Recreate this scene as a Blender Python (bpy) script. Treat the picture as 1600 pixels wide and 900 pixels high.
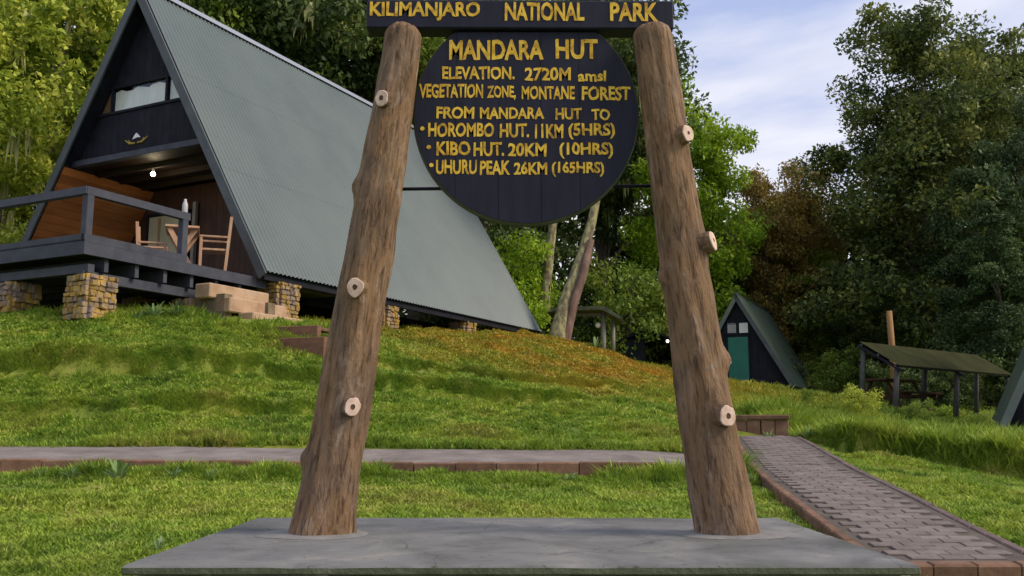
import bpy, bmesh, math, random
import numpy as np
from mathutils import Vector, Matrix, noise as mnoise

# ------------------------------------------------------------------ scene, camera, light
for o in list(bpy.data.objects):
    bpy.data.objects.remove(o)
S = bpy.context.scene
C = S.collection
R = math.radians

EYE = 1.0
FPX, HZ = 1450.0, 670.0                     # focal length and horizon of the 1600 x 900 photograph
TH = math.atan((HZ - 450) / FPX)
cam = bpy.data.cameras.new('camera')
cam.sensor_width = 36.0
cam.lens = FPX / 1600 * 36
cam.clip_start = 0.05
cam.clip_end = 2000
cam_o = bpy.data.objects.new('camera', cam)
C.objects.link(cam_o)
cam_o.location = (0, 0, EYE)
cam_o.rotation_euler = (R(90) + TH, 0, 0)
S.camera = cam_o

SUN_EL, SUN_AZ = R(38), R(106)              # azimuth clockwise from straight ahead
sd = Vector((math.cos(SUN_EL) * math.sin(SUN_AZ), math.cos(SUN_EL) * math.cos(SUN_AZ), math.sin(SUN_EL)))
sl = bpy.data.lights.new('sun', 'SUN')
sl.energy = 3.2
sl.angle = R(20)
sl.color = (1.0, 0.87, 0.69)
so = bpy.data.objects.new('sun', sl)
C.objects.link(so)
so.rotation_euler = sd.to_track_quat('Z', 'Y').to_euler()

W = bpy.data.worlds.new('World')
S.world = W
W.use_nodes = True
wn, wl = W.node_tree.nodes, W.node_tree.links
bg = wn['Background']
sky = wn.new('ShaderNodeTexSky')
sky.sky_type = 'NISHITA'
sky.sun_disc = False
sky.sun_elevation = SUN_EL
sky.sun_rotation = SUN_AZ
sky.air_density = 1.0
sky.dust_density = 1.5
tc = wn.new('ShaderNodeTexCoord')
mp = wn.new('ShaderNodeMapping')
mp.inputs['Scale'].default_value = (1.0, 1.0, 2.6)
mp.inputs['Rotation'].default_value = (0.35, 0.25, 0.6)
nz = wn.new('ShaderNodeTexNoise')
nz.inputs['Scale'].default_value = 1.9
nz.inputs['Detail'].default_value = 8
nz.inputs['Roughness'].default_value = 0.52
nz.inputs['Distortion'].default_value = 0.35
cr = wn.new('ShaderNodeValToRGB')
cr.color_ramp.elements[0].position = 0.40
cr.color_ramp.elements[0].color = (0.0, 0.0, 0.0, 1)
cr.color_ramp.elements[1].position = 0.60
cr.color_ramp.elements[1].color = (0.95, 0.95, 0.95, 1)
mh = wn.new('ShaderNodeMixRGB')                 # thin high haze over the whole sky
mh.inputs['Fac'].default_value = 0.72
mh.inputs['Color2'].default_value = (5.1, 6.0, 9.2, 1)
wl.new(sky.outputs['Color'], mh.inputs['Color1'])
mx = wn.new('ShaderNodeMixRGB')
mx.inputs['Color2'].default_value = (9.6, 9.4, 9.7, 1)
wl.new(tc.outputs['Generated'], mp.inputs['Vector'])
wl.new(mp.outputs['Vector'], nz.inputs['Vector'])
wl.new(nz.outputs['Fac'], cr.inputs['Fac'])
wl.new(cr.outputs['Color'], mx.inputs['Fac'])
wl.new(mh.outputs['Color'], mx.inputs['Color1'])
wl.new(mx.outputs['Color'], bg.inputs['Color'])
bg.inputs['Strength'].default_value = 0.11

S.view_settings.view_transform = 'Standard'
S.view_settings.look = 'None'
S.view_settings.gamma = 1
S.view_settings.use_curve_mapping = False
S.view_settings.exposure = 0.0
S.render.engine = 'CYCLES'
S.cycles.max_bounces = 6
S.cycles.transparent_max_bounces = 8

rnd = random.Random(7)
npr = np.random.default_rng(11)


def P(px, py, D):
    """point of the place seen at a photo pixel, D metres ahead"""
    c, s = math.cos(TH), math.sin(TH)
    u, v = (px - 800) / FPX, (450 - py) / FPX
    k = D / (c - v * s)
    return Vector((u * k, D, EYE + (s + v * c) * k))


# ------------------------------------------------------------------ object helpers
def link(name, mesh, mat=None, parent=None, loc=None, rot=None, scale=None):
    o = bpy.data.objects.new(name, mesh)
    C.objects.link(o)
    if mat is not None and mesh is not None and not mesh.materials:
        mesh.materials.append(mat)
    if parent is not None:
        o.parent = parent
    if loc is not None:
        o.location = loc
    if rot is not None:
        o.rotation_euler = rot
    if scale is not None:
        o.scale = scale
    return o


def empty(name, loc, rz=0):
    o = bpy.data.objects.new(name, None)
    C.objects.link(o)
    o.location = loc
    o.rotation_euler = (0, 0, rz)
    o.empty_display_size = 0.2
    return o


def tag(o, label, cat, group=None):
    o['label'] = label
    o['category'] = cat
    if group:
        o['group'] = group
    return o


def kind(o, k):
    o['kind'] = k
    return o


class MB:
    def __init__(self):
        self.v, self.f, self.m = [], [], []

    def add(self, vs, fs, mi=0):
        n = len(self.v)
        self.v += [tuple(x) for x in vs]
        self.f += [tuple(i + n for i in f) for f in fs]
        self.m += [mi] * len(fs)
        return self

    def box(self, c, d, rot=None, mi=0):
        x, y, z = d[0] / 2, d[1] / 2, d[2] / 2
        vs = [Vector((a * x, b * y, e * z)) for a in (-1, 1) for b in (-1, 1) for e in (-1, 1)]
        if rot is not None:
            vs = [rot @ p for p in vs]
        vs = [p + Vector(c) for p in vs]
        return self.add(vs, [(0, 1, 3, 2), (4, 6, 7, 5), (0, 4, 5, 1), (2, 3, 7, 6), (0, 2, 6, 4), (1, 5, 7, 3)], mi)

    def bar(self, a, b, w, h, up=(0, 0, 1), mi=0):
        """a square bar from a to b: w across, h along up"""
        a, b = Vector(a), Vector(b)
        d = (b - a).normalized()
        s = d.cross(Vector(up)).normalized()
        u = s.cross(d)
        vs = []
        for p in (a, b):
            for i, j in ((-1, -1), (1, -1), (1, 1), (-1, 1)):
                vs.append(p + s * (i * w / 2) + u * (j * h / 2))
        return self.add(vs, [(3, 2, 1, 0), (4, 5, 6, 7), (0, 1, 5, 4), (1, 2, 6, 5), (2, 3, 7, 6), (3, 0, 4, 7)], mi)

    def tube(self, pts, rad, seg=8, cap=True, mi=0, jit=0.0):
        pts = [Vector(p) for p in pts]
        n = len(pts)
        vs, fs = [], []
        ref = Vector((0.31, 0.87, 0.2)).normalized()
        for i, p in enumerate(pts):
            d = (pts[min(i + 1, n - 1)] - pts[max(i - 1, 0)]).normalized()
            s = d.cross(ref)
            if s.length < 1e-3:
                s = d.cross(Vector((1, 0, 0)))
            s.normalize()
            t = d.cross(s)
            for k in range(seg):
                a = 2 * math.pi * k / seg
                r = rad[i] * (1 + jit * rnd.uniform(-1, 1))
                vs.append(p + s * (math.cos(a) * r) + t * (math.sin(a) * r))
        for i in range(n - 1):
            for k in range(seg):
                a, b = i * seg + k, i * seg + (k + 1) % seg
                fs.append((a, b, b + seg, a + seg))
        if cap:
            fs.append(tuple(range(seg))[::-1])
            fs.append(tuple(range((n - 1) * seg, n * seg)))
        return self.add(vs, fs, mi)

    def prism(self, poly, d0, d1, axes, mi=0):
        """polygon given by 2-D points, extruded from d0 to d1; axes maps (a, b, d) to a point"""
        n = len(poly)
        vs = [axes(a, b, d0) for a, b in poly] + [axes(a, b, d1) for a, b in poly]
        fs = [tuple(range(n)), tuple(range(2 * n - 1, n - 1, -1))]
        for i in range(n):
            j = (i + 1) % n
            fs.append((i, i + n, j + n, j))
        return self.add(vs, fs, mi)

    def mesh(self, name, mats=(), smooth=False, fix=True):
        me = bpy.data.meshes.new(name)
        me.from_pydata(self.v, [], self.f)
        for m in mats:
            me.materials.append(m)
        me.polygons.foreach_set('material_index', self.m)
        if fix:
            b = bmesh.new()
            b.from_mesh(me)
            bmesh.ops.recalc_face_normals(b, faces=b.faces)
            b.to_mesh(me)
            b.free()
        if smooth:
            me.polygons.foreach_set('use_smooth', [True] * len(me.polygons))
        me.update()
        return me


def bevel_mesh(me, w, seg=1):
    b = bmesh.new()
    b.from_mesh(me)
    bmesh.ops.bevel(b, geom=list(b.edges), offset=w, segments=seg, affect='EDGES', profile=0.6)
    b.to_mesh(me)
    b.free()
    return me


def box_mesh(name, d, mat, bev=0.0, c=(0, 0, 0)):
    me = MB().box(c, d).mesh(name, [mat])
    if bev:
        bevel_mesh(me, bev)
    return me


def tri_mesh(name, verts, faces_n, mat, per=3, smooth=False):
    """fast mesh from numpy: verts (N,3); faces (M,per)"""
    me = bpy.data.meshes.new(name)
    nv, nf = len(verts), len(faces_n)
    me.vertices.add(nv)
    me.vertices.foreach_set('co', verts.astype(np.float32).ravel())
    me.loops.add(nf * per)
    me.loops.foreach_set('vertex_index', faces_n.astype(np.int32).ravel())
    me.polygons.add(nf)
    me.polygons.foreach_set('loop_start', np.arange(0, nf * per, per, dtype=np.int32))
    me.materials.append(mat)
    if smooth:
        me.polygons.foreach_set('use_smooth', np.ones(nf, dtype=bool))
    me.update(calc_edges=True)
    return me


# ------------------------------------------------------------------ materials
def lin(r, g, b):
    return tuple(((c / 255) / 12.92 if c / 255 < 0.04045 else ((c / 255 + 0.055) / 1.055) ** 2.4) for c in (r, g, b)) + (1,)


def new_mat(name):
    m = bpy.data.materials.new(name)
    m.use_nodes = True
    return m, m.node_tree.nodes, m.node_tree.links, m.node_tree.nodes['Principled BSDF']


def surf(name, stops, scale=4.0, rough=0.8, stretch=(1, 1, 1), bump=0.0, bscale=None, detail=8, coord='Object',
         metallic=0.0, spec=0.4, rand=0.0, distort=0.0, bdist=0.02):
    """principled surface, colour ramp over noise, bump, brightness that differs object by object"""
    m, n, l, b = new_mat(name)
    t = n.new('ShaderNodeTexCoord')
    mp_ = n.new('ShaderNodeMapping')
    mp_.inputs['Scale'].default_value = stretch
    if coord == 'World':
        g = n.new('ShaderNodeNewGeometry')
        l.new(g.outputs['Position'], mp_.inputs['Vector'])
    else:
        l.new(t.outputs[coord], mp_.inputs['Vector'])
    nt = n.new('ShaderNodeTexNoise')
    nt.inputs['Scale'].default_value = scale
    nt.inputs['Detail'].default_value = detail
    nt.inputs['Roughness'].default_value = 0.62
    nt.inputs['Distortion'].default_value = distort
    l.new(mp_.outputs['Vector'], nt.inputs['Vector'])
    rp = n.new('ShaderNodeValToRGB')
    el = rp.color_ramp.elements
    while len(el) < len(stops):
        el.new(0.5)
    for e, (p, c) in zip(el, stops):
        e.position = p
        e.color = c if len(c) == 4 else tuple(c) + (1,)
    l.new(nt.outputs['Fac'], rp.inputs['Fac'])
    out = rp.outputs['Color']
    if rand:
        oi = n.new('ShaderNodeObjectInfo')
        mr = n.new('ShaderNodeMapRange')
        mr.inputs['To Min'].default_value = 1 - rand
        mr.inputs['To Max'].default_value = 1 + rand
        l.new(oi.outputs['Random'], mr.inputs['Value'])
        hs = n.new('ShaderNodeHueSaturation')
        l.new(mr.outputs['Result'], hs.inputs['Value'])
        l.new(out, hs.inputs['Color'])
        out = hs.outputs['Color']
    l.new(out, b.inputs['Base Color'])
    b.inputs['Roughness'].default_value = rough
    b.inputs['Metallic'].default_value = metallic
    b.inputs['Specular IOR Level'].default_value = spec
    if bump:
        n2 = n.new('ShaderNodeTexNoise')
        n2.inputs['Scale'].default_value = bscale or scale * 3
        n2.inputs['Detail'].default_value = 6
        l.new(mp_.outputs['Vector'], n2.inputs['Vector'])
        bp = n.new('ShaderNodeBump')
        bp.inputs['Strength'].default_value = bump
        bp.inputs['Distance'].default_value = bdist
        l.new(n2.outputs['Fac'], bp.inputs['Height'])
        l.new(bp.outputs['Normal'], b.inputs['Normal'])
    return m


def leaf_mat(name, cols, nscale=0.7, trans=0.3, rough=0.55):
    m, n, l, b = new_mat(name)
    g = n.new('ShaderNodeNewGeometry')
    nt = n.new('ShaderNodeTexNoise')
    nt.inputs['Scale'].default_value = nscale
    nt.inputs['Detail'].default_value = 3
    l.new(g.outputs['Position'], nt.inputs['Vector'])
    ma = n.new('ShaderNodeMath')
    ma.operation = 'MULTIPLY_ADD'
    ma.inputs[1].default_value = 0.55
    l.new(g.outputs['Random Per Island'], ma.inputs[0])
    mb_ = n.new('ShaderNodeMath')
    mb_.operation = 'MULTIPLY_ADD'
    mb_.inputs[1].default_value = 1.6
    mb_.inputs[2].default_value = -0.58
    l.new(nt.outputs['Fac'], mb_.inputs[0])
    l.new(mb_.outputs[0], ma.inputs[2])
    rp = n.new('ShaderNodeValToRGB')
    el = rp.color_ramp.elements
    while len(el) < len(cols):
        el.new(0.5)
    for i, (e, c) in enumerate(zip(el, cols)):
        e.position = i / (len(cols) - 1)
        e.color = tuple(c) + (1,)
    l.new(ma.outputs[0], rp.inputs['Fac'])
    l.new(rp.outputs['Color'], b.inputs['Base Color'])
    b.inputs['Roughness'].default_value = rough
    b.inputs['Specular IOR Level'].default_value = 0.3
    tr = n.new('ShaderNodeBsdfTranslucent')
    l.new(rp.outputs['Color'], tr.inputs['Color'])
    mxs = n.new('ShaderNodeMixShader')
    mxs.inputs[0].default_value = trans
    l.new(b.outputs[0], mxs.inputs[1])
    l.new(tr.outputs[0], mxs.inputs[2])
    l.new(mxs.outputs[0], n['Material Output'].inputs['Surface'])
    return m


def grass_mat(name, blades):
    """lawn colours: green to olive by patches, dry orange grass on the knoll below the hut's far corner"""
    m, n, l, b = new_mat(name)
    g = n.new('ShaderNodeNewGeometry')

    def noise(sc, det=4):
        x = n.new('ShaderNodeTexNoise')
        x.inputs['Scale'].default_value = sc
        x.inputs['Detail'].default_value = det
        l.new(g.outputs['Position'], x.inputs['Vector'])
        return x.outputs['Fac']

    def math_(op, a, bv, cv=None):
        x = n.new('ShaderNodeMath')
        x.operation = op
        x.use_clamp = True
        for i, q in enumerate((a, bv, cv)):
            if q is None:
                continue
            if isinstance(q, (int, float)):
                x.inputs[i].default_value = q
            else:
                l.new(q, x.inputs[i])
        return x.outputs[0]

    def ramp(fac, cols):
        rp = n.new('ShaderNodeValToRGB')
        el = rp.color_ramp.elements
        while len(el) < len(cols):
            el.new(0.5)
        for e, (p, c) in zip(el, cols):
            e.position = p
            e.color = tuple(c) + (1,)
        l.new(fac, rp.inputs['Fac'])
        return rp.outputs['Color']

    base = ramp(noise(0.9), [(0.30, (0.106, 0.179, 0.025)), (0.46, (0.231, 0.345, 0.036)), (0.57, (0.360, 0.429, 0.048)),
                             (0.70, (0.299, 0.249, 0.057))])
    fine = ramp(noise(4.5), [(0.3, (0.076, 0.141, 0.028)), (0.52, (0.255, 0.365, 0.047)), (0.72, (0.458, 0.448, 0.132))])
    mx1 = n.new('ShaderNodeMixRGB')
    mx1.inputs[0].default_value = 0.5
    l.new(base, mx1.inputs[1])
    l.new(fine, mx1.inputs[2])
    # dry patch: ellipse round the knoll, broken up by noise
    sp = n.new('ShaderNodeSeparateXYZ')
    l.new(g.outputs['Position'], sp.inputs[0])
    dx = math_('DIVIDE', 1, 1)
    xx = n.new('ShaderNodeMath'); xx.operation = 'MULTIPLY_ADD'; xx.inputs[1].default_value = 1 / 7.2; xx.inputs[2].default_value = -0.10
    l.new(sp.outputs[0], xx.inputs[0])
    yy = n.new('ShaderNodeMath'); yy.operation = 'MULTIPLY_ADD'; yy.inputs[1].default_value = 1 / 8.0; yy.inputs[2].default_value = -24.0 / 8.0
    l.new(sp.outputs[1], yy.inputs[0])
    x2 = n.new('ShaderNodeMath'); x2.operation = 'MULTIPLY'; l.new(xx.outputs[0], x2.inputs[0]); l.new(xx.outputs[0], x2.inputs[1])
    y2 = n.new('ShaderNodeMath'); y2.operation = 'MULTIPLY_ADD'; l.new(yy.outputs[0], y2.inputs[0]); l.new(yy.outputs[0], y2.inputs[1]); l.new(x2.outputs[0], y2.inputs[2])
    inv = math_('SUBTRACT', 1.15, y2.outputs[0])
    nf = n.new('ShaderNodeMath'); nf.operation = 'MULTIPLY_ADD'; nf.use_clamp = True
    nf.inputs[1].default_value = 2.4; nf.inputs[2].default_value = -0.55
    l.new(noise(0.75, 5), nf.inputs[0])
    fac = math_('MULTIPLY', inv, nf.outputs[0])
    fac = math_('MULTIPLY', fac, 0.95)
    dry = ramp(noise(2.2), [(0.3, (0.27, 0.155, 0.022)), (0.55, (0.50, 0.28, 0.032)), (0.75, (0.58, 0.36, 0.075))])
    mx2 = n.new('ShaderNodeMixRGB')
    l.new(fac, mx2.inputs[0])
    l.new(mx1.outputs[0], mx2.inputs[1])
    l.new(dry, mx2.inputs[2])
    out = mx2.outputs[0]
    if blades:
        hs = n.new('ShaderNodeHueSaturation')
        mr = n.new('ShaderNodeMapRange')
        mr.inputs['To Min'].default_value = 0.75
        mr.inputs['To Max'].default_value = 1.3
        l.new(g.outputs['Random Per Island'], mr.inputs['Value'])
        l.new(mr.outputs['Result'], hs.inputs['Value'])
        l.new(out, hs.inputs['Color'])
        out = hs.outputs['Color']
        tr = n.new('ShaderNodeBsdfTranslucent')
        l.new(out, tr.inputs['Color'])
        mxs = n.new('ShaderNodeMixShader')
        mxs.inputs[0].default_value = 0.3
        l.new(b.outputs[0], mxs.inputs[1])
        l.new(tr.outputs[0], mxs.inputs[2])
        l.new(mxs.outputs[0], n['Material Output'].inputs['Surface'])
    else:
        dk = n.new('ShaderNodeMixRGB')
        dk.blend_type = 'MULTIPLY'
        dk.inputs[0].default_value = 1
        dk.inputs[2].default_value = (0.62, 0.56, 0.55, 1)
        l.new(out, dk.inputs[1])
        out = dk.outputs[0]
        bp = n.new('ShaderNodeBump')
        bp.inputs['Strength'].default_value = 0.7
        bp.inputs['Distance'].default_value = 0.05
        l.new(noise(14, 6), bp.inputs['Height'])
        l.new(bp.outputs['Normal'], b.inputs['Normal'])
    l.new(out, b.inputs['Base Color'])
    b.inputs['Roughness'].default_value = 0.7
    b.inputs['Specular IOR Level'].default_value = 0.2
    return m


def flat(name, col, rough=0.7, spec=0.4, emit=None, metallic=0.0):
    m, n, l, b = new_mat(name)
    b.inputs['Base Color'].default_value = tuple(col)[:3] + (1,)
    b.inputs['Roughness'].default_value = rough
    b.inputs['Specular IOR Level'].default_value = spec
    b.inputs['Metallic'].default_value = metallic
    if emit:
        b.inputs['Emission Color'].default_value = tuple(emit[0]) + (1,)
        b.inputs['Emission Strength'].default_value = emit[1]
    return m


def glass_mat():
    m, n, l, b = new_mat('window_glass')
    n.remove(b)
    tr = n.new('ShaderNodeBsdfTransparent')
    tr.inputs['Color'].default_value = (0.94, 0.95, 0.95, 1)
    gl = n.new('ShaderNodeBsdfGlossy')
    gl.inputs['Roughness'].default_value = 0.05
    fr = n.new('ShaderNodeLayerWeight')
    fr.inputs['Blend'].default_value = 0.25
    pw = n.new('ShaderNodeMath'); pw.operation = 'POWER'; pw.inputs[1].default_value = 3
    l.new(fr.outputs['Facing'], pw.inputs[0])
    fm = n.new('ShaderNodeMath'); fm.operation = 'MULTIPLY_ADD'; fm.inputs[1].default_value = 0.5; fm.inputs[2].default_value = 0.04
    l.new(pw.outputs[0], fm.inputs[0])
    ms = n.new('ShaderNodeMixShader')
    l.new(fm.outputs[0], ms.inputs[0])
    l.new(tr.outputs[0], ms.inputs[1])
    l.new(gl.outputs[0], ms.inputs[2])
    l.new(ms.outputs[0], n['Material Output'].inputs['Surface'])
    return m


M = {}
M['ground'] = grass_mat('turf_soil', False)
M['grass'] = grass_mat('grass_blades', True)
def log_mat():
    m, n, l, b = new_mat('peeled_log')
    t = n.new('ShaderNodeTexCoord')

    def tex(scale, stretch, det=8, dist=0.0):
        q = n.new('ShaderNodeMapping')
        q.inputs['Scale'].default_value = stretch
        l.new(t.outputs['Object'], q.inputs['Vector'])
        x = n.new('ShaderNodeTexNoise')
        x.inputs['Scale'].default_value = scale
        x.inputs['Detail'].default_value = det
        x.inputs['Roughness'].default_value = 0.65
        x.inputs['Distortion'].default_value = dist
        l.new(q.outputs['Vector'], x.inputs['Vector'])
        return x.outputs['Fac']

    def ramp(f, st):
        r = n.new('ShaderNodeValToRGB')
        el = r.color_ramp.elements
        while len(el) < len(st):
            el.new(.5)
        for e, (p, c) in zip(el, st):
            e.position = p
            e.color = tuple(c) + (1,)
        l.new(f, r.inputs['Fac'])
        return r.outputs['Color']

    def mix(f, a, c, fac=1.0, mode='MIX'):
        x = n.new('ShaderNodeMixRGB')
        x.blend_type = mode
        if f is None:
            x.inputs[0].default_value = fac
        else:
            l.new(f, x.inputs[0])
        l.new(a, x.inputs[1])
        l.new(c, x.inputs[2])
        return x.outputs[0]

    streak = ramp(tex(9, (2.4, 2.4, .35), 9, .5), [(.30, (.075, .045, .028)), (.44, (.165, .102, .062)), (.58, (.25, .168, .110)), (.72, (.40, .30, .22))])
    patch = ramp(tex(3.2, (1, 1, .6), 5, .8), [(.28, (.10, .070, .052)), (.43, (.19, .122, .075)), (.54, (.29, .165, .072)), (.70, (.24, .19, .155))])
    c = mix(None, streak, patch, .5)
    grey = ramp(tex(6, (1, 1, .5), 8, .4), [(.56, (0, 0, 0)), (.68, (1, 1, 1))])
    gc = n.new('ShaderNodeRGB')
    gc.outputs[0].default_value = (.46, .36, .28, 1)
    g2 = n.new('ShaderNodeMath'); g2.operation = 'MULTIPLY'; g2.inputs[1].default_value = .6
    l.new(grey, g2.inputs[0])
    c = mix(g2.outputs[0], c, gc.outputs[0])
    crack = ramp(tex(26, (2.2, 2.2, .30), 6, .6), [(.36, (.22, .19, .17)), (.50, (1, 1, 1))])
    c = mix(None, c, crack, .8, 'MULTIPLY')
    l.new(c, b.inputs['Base Color'])
    b.inputs['Roughness'].default_value = .78
    b.inputs['Specular IOR Level'].default_value = .25
    h = n.new('ShaderNodeMath'); h.operation = 'MULTIPLY_ADD'; h.inputs[1].default_value = .55
    l.new(tex(30, (2, 2, .4), 7, .5), h.inputs[0])
    l.new(tex(9, (2, 2, .6), 7, .5), h.inputs[2])
    bp = n.new('ShaderNodeBump')
    bp.inputs['Strength'].default_value = .9
    bp.inputs['Distance'].default_value = .030
    l.new(h.outputs[0], bp.inputs['Height'])
    l.new(bp.outputs['Normal'], b.inputs['Normal'])
    return m


M['bark_log'] = log_mat()
M['mossy_edge'] = surf('mossy_concrete_edge', [(0.3, (0.055, 0.065, 0.038)), (0.55, (0.10, 0.11, 0.07)), (0.75, (0.15, 0.15, 0.11))], scale=7, rough=0.95, bump=0.4, bscale=40)
M['cut_wood'] = surf('fresh_cut_wood', [(0.3, (0.50, 0.33, 0.25)), (0.7, (0.74, 0.58, 0.48))], scale=30, rough=0.8)
M['pith'] = flat('dark_pith', (0.10, 0.055, 0.035), 0.9)
M['navy'] = surf('navy_board_paint', [(0.3, (0.006, 0.0065, 0.017)), (0.7, (0.014, 0.015, 0.032))], scale=3, stretch=(6, 6, 1), rough=0.62, bump=0.15, bscale=14, bdist=0.004, spec=0.25)
M['gold'] = surf('yellow_lettering', [(0.34, (0.30, 0.165, 0.010)), (0.47, (0.58, 0.345, 0.016)), (0.64, (0.78, 0.52, 0.05))], scale=26, rough=0.6, coord='World')
M['concrete'] = surf('concrete_cap', [(0.28, (0.090, 0.090, 0.088)), (0.44, (0.142, 0.142, 0.142)), (0.58, (0.180, 0.178, 0.174)), (0.74, (0.26, 0.245, 0.22))], scale=2.9, distort=0.7, rough=0.85, bump=0.25, bscale=60, detail=10, bdist=0.006)


def weather_concrete(m):
    n, l = m.node_tree.nodes, m.node_tree.links
    b = n['Principled BSDF']
    src = b.inputs['Base Color'].links[0].from_socket
    t = n.new('ShaderNodeTexCoord')

    def mult(fac_socket, col, old):
        x = n.new('ShaderNodeMixRGB')
        x.blend_type = 'MULTIPLY'
        x.inputs[2].default_value = col
        l.new(fac_socket, x.inputs[0])
        l.new(old, x.inputs[1])
        return x.outputs[0]

    def band(sock, lo, hi):
        r = n.new('ShaderNodeMapRange')
        r.inputs['From Min'].default_value = lo
        r.inputs['From Max'].default_value = hi
        l.new(sock, r.inputs['Value'])
        return r.outputs['Result']

    st = n.new('ShaderNodeTexNoise')
    st.inputs['Scale'].default_value = 1.1
    st.inputs['Detail'].default_value = 9
    st.inputs['Distortion'].default_value = 1.2
    l.new(t.outputs['Object'], st.inputs['Vector'])
    c = mult(band(st.outputs['Fac'], .50, .66), (.60, .62, .58, 1), src)
    sp = n.new('ShaderNodeTexNoise')
    sp.inputs['Scale'].default_value = 34
    sp.inputs['Detail'].default_value = 4
    l.new(t.outputs['Object'], sp.inputs['Vector'])
    c = mult(band(sp.outputs['Fac'], .62, .70), (.50, .54, .38, 1), c)
    vo = n.new('ShaderNodeTexVoronoi')
    vo.feature = 'DISTANCE_TO_EDGE'
    vo.inputs['Scale'].default_value = 1.15
    wob = n.new('ShaderNodeMixRGB')
    wob.blend_type = 'ADD'
    wob.inputs[0].default_value = .22
    l.new(t.outputs['Object'], wob.inputs[1])
    l.new(sp.outputs['Color'], wob.inputs[2])
    wn2 = n.new('ShaderNodeTexNoise')
    wn2.inputs['Scale'].default_value = 3.5
    wn2.inputs['Detail'].default_value = 6
    l.new(t.outputs['Object'], wn2.inputs['Vector'])
    l.new(wn2.outputs['Color'], wob.inputs[2])
    l.new(wob.outputs[0], vo.inputs['Vector'])
    c = mult(band(vo.outputs['Distance'], .0045, .0), (.45, .43, .40, 1), c)
    l.new(c, b.inputs['Base Color'])


weather_concrete(M['concrete'])
M['mortar'] = surf('pale_mortar', [(0.3, (0.15, 0.148, 0.145)), (0.7, (0.225, 0.218, 0.205))], scale=14, rough=0.9, bump=0.3, bscale=60, bdist=0.005)
M['stone'] = surf('plinth_stone', [(0.3, (0.16, 0.15, 0.11)), (0.5, (0.27, 0.25, 0.19)), (0.7, (0.40, 0.37, 0.29))], scale=9, rough=0.9, bump=0.5, bscale=40, rand=0.3, bdist=0.01)
M['lichen_stone'] = surf('lichened_stone', [(0.30, (0.111, 0.079, 0.062)), (0.43, (0.257, 0.192, 0.155)), (0.51, (0.308, 0.201, 0.072)), (0.57, (0.393, 0.244, 0.036)), (0.63, (0.257, 0.192, 0.145)), (0.80, (0.427, 0.375, 0.331))],
                         scale=3.4, rough=0.9, bump=0.5, bscale=30, rand=0.3, coord='World', bdist=0.015)
M['stone_joint'] = surf('pillar_mortar', [(0.3, (0.12, 0.09, 0.055)), (0.7, (0.24, 0.19, 0.12))], scale=8, rough=0.95, coord='World')
M['roof'] = surf('grey_green_roof_sheet', [(0.3, (0.076, 0.104, 0.107)), (0.5, (0.096, 0.125, 0.127)), (0.7, (0.111, 0.141, 0.134))], scale=0.45, rough=0.45, rand=0.018, coord='World', spec=0.5)
M['roof_green'] = surf('green_roof_sheet', [(0.3, (0.050, 0.074, 0.052)), (0.7, (0.082, 0.112, 0.078))], scale=1.4, rough=0.5, rand=0.06, coord='World')
M['roof_olive'] = surf('olive_roof_sheet', [(0.3, (0.024, 0.027, 0.009)), (0.7, (0.046, 0.048, 0.018))], scale=2, rough=0.9, spec=0.1, rand=0.06, coord='World')
M['moss'] = surf('mossy_roof', [(0.3, (0.05, 0.055, 0.035)), (0.6, (0.10, 0.115, 0.065)), (0.8, (0.15, 0.16, 0.10))], scale=6, rough=0.95, bump=0.5, coord='World')
M['ridge'] = flat('pale_ridge_metal', (0.27, 0.29, 0.35), 0.45)
M['dark_wood'] = surf('black_stained_timber', [(0.3, (0.007, 0.0075, 0.013)), (0.7, (0.018, 0.019, 0.028))], scale=4, stretch=(1, 1, 1), rough=0.75, rand=0.18, bump=0.15, bdist=0.005, spec=0.2)
M['deck_wood'] = surf('blue_black_deck_timber', [(0.3, (0.030, 0.033, 0.048)), (0.7, (0.062, 0.066, 0.088))], scale=4, rough=0.65, rand=0.15, bump=0.2, bdist=0.005)
M['trim'] = surf('grey_barge_board', [(0.3, (0.050, 0.062, 0.068)), (0.7, (0.085, 0.10, 0.105))], scale=2, rough=0.6)
M['pale_trim'] = surf('pale_green_barge_board', [(0.3, (0.10, 0.125, 0.105)), (0.7, (0.16, 0.19, 0.16))], scale=2, rough=0.6)
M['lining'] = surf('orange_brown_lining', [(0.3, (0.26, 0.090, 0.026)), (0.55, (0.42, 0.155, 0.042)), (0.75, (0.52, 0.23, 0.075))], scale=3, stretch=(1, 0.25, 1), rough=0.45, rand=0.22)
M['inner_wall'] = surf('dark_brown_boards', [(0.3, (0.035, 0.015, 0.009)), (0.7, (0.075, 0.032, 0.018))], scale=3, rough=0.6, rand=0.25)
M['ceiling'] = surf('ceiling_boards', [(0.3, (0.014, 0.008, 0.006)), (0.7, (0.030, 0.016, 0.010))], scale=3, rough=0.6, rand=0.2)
M['cream'] = surf('cream_panel', [(0.3, (0.42, 0.41, 0.27)), (0.7, (0.55, 0.53, 0.37))], scale=2, rough=0.8)
M['curtain'] = surf('white_curtain', [(0.3, (0.74, 0.76, 0.71)), (0.7, (0.86, 0.87, 0.82))], scale=2, stretch=(5, 0.2, 0.3), rough=0.9, detail=2)
M['brown_curtain'] = surf('brown_curtain', [(0.3, (0.20, 0.11, 0.055)), (0.7, (0.34, 0.20, 0.10))], scale=6, stretch=(5, 1, 0.3), rough=0.9)
M['glass'] = glass_mat()
M['white'] = flat('white_paint', (0.8, 0.8, 0.8), 0.5)
M['dull_white'] = flat('dull_white_plastic', (0.42, 0.42, 0.43), 0.5)
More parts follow.
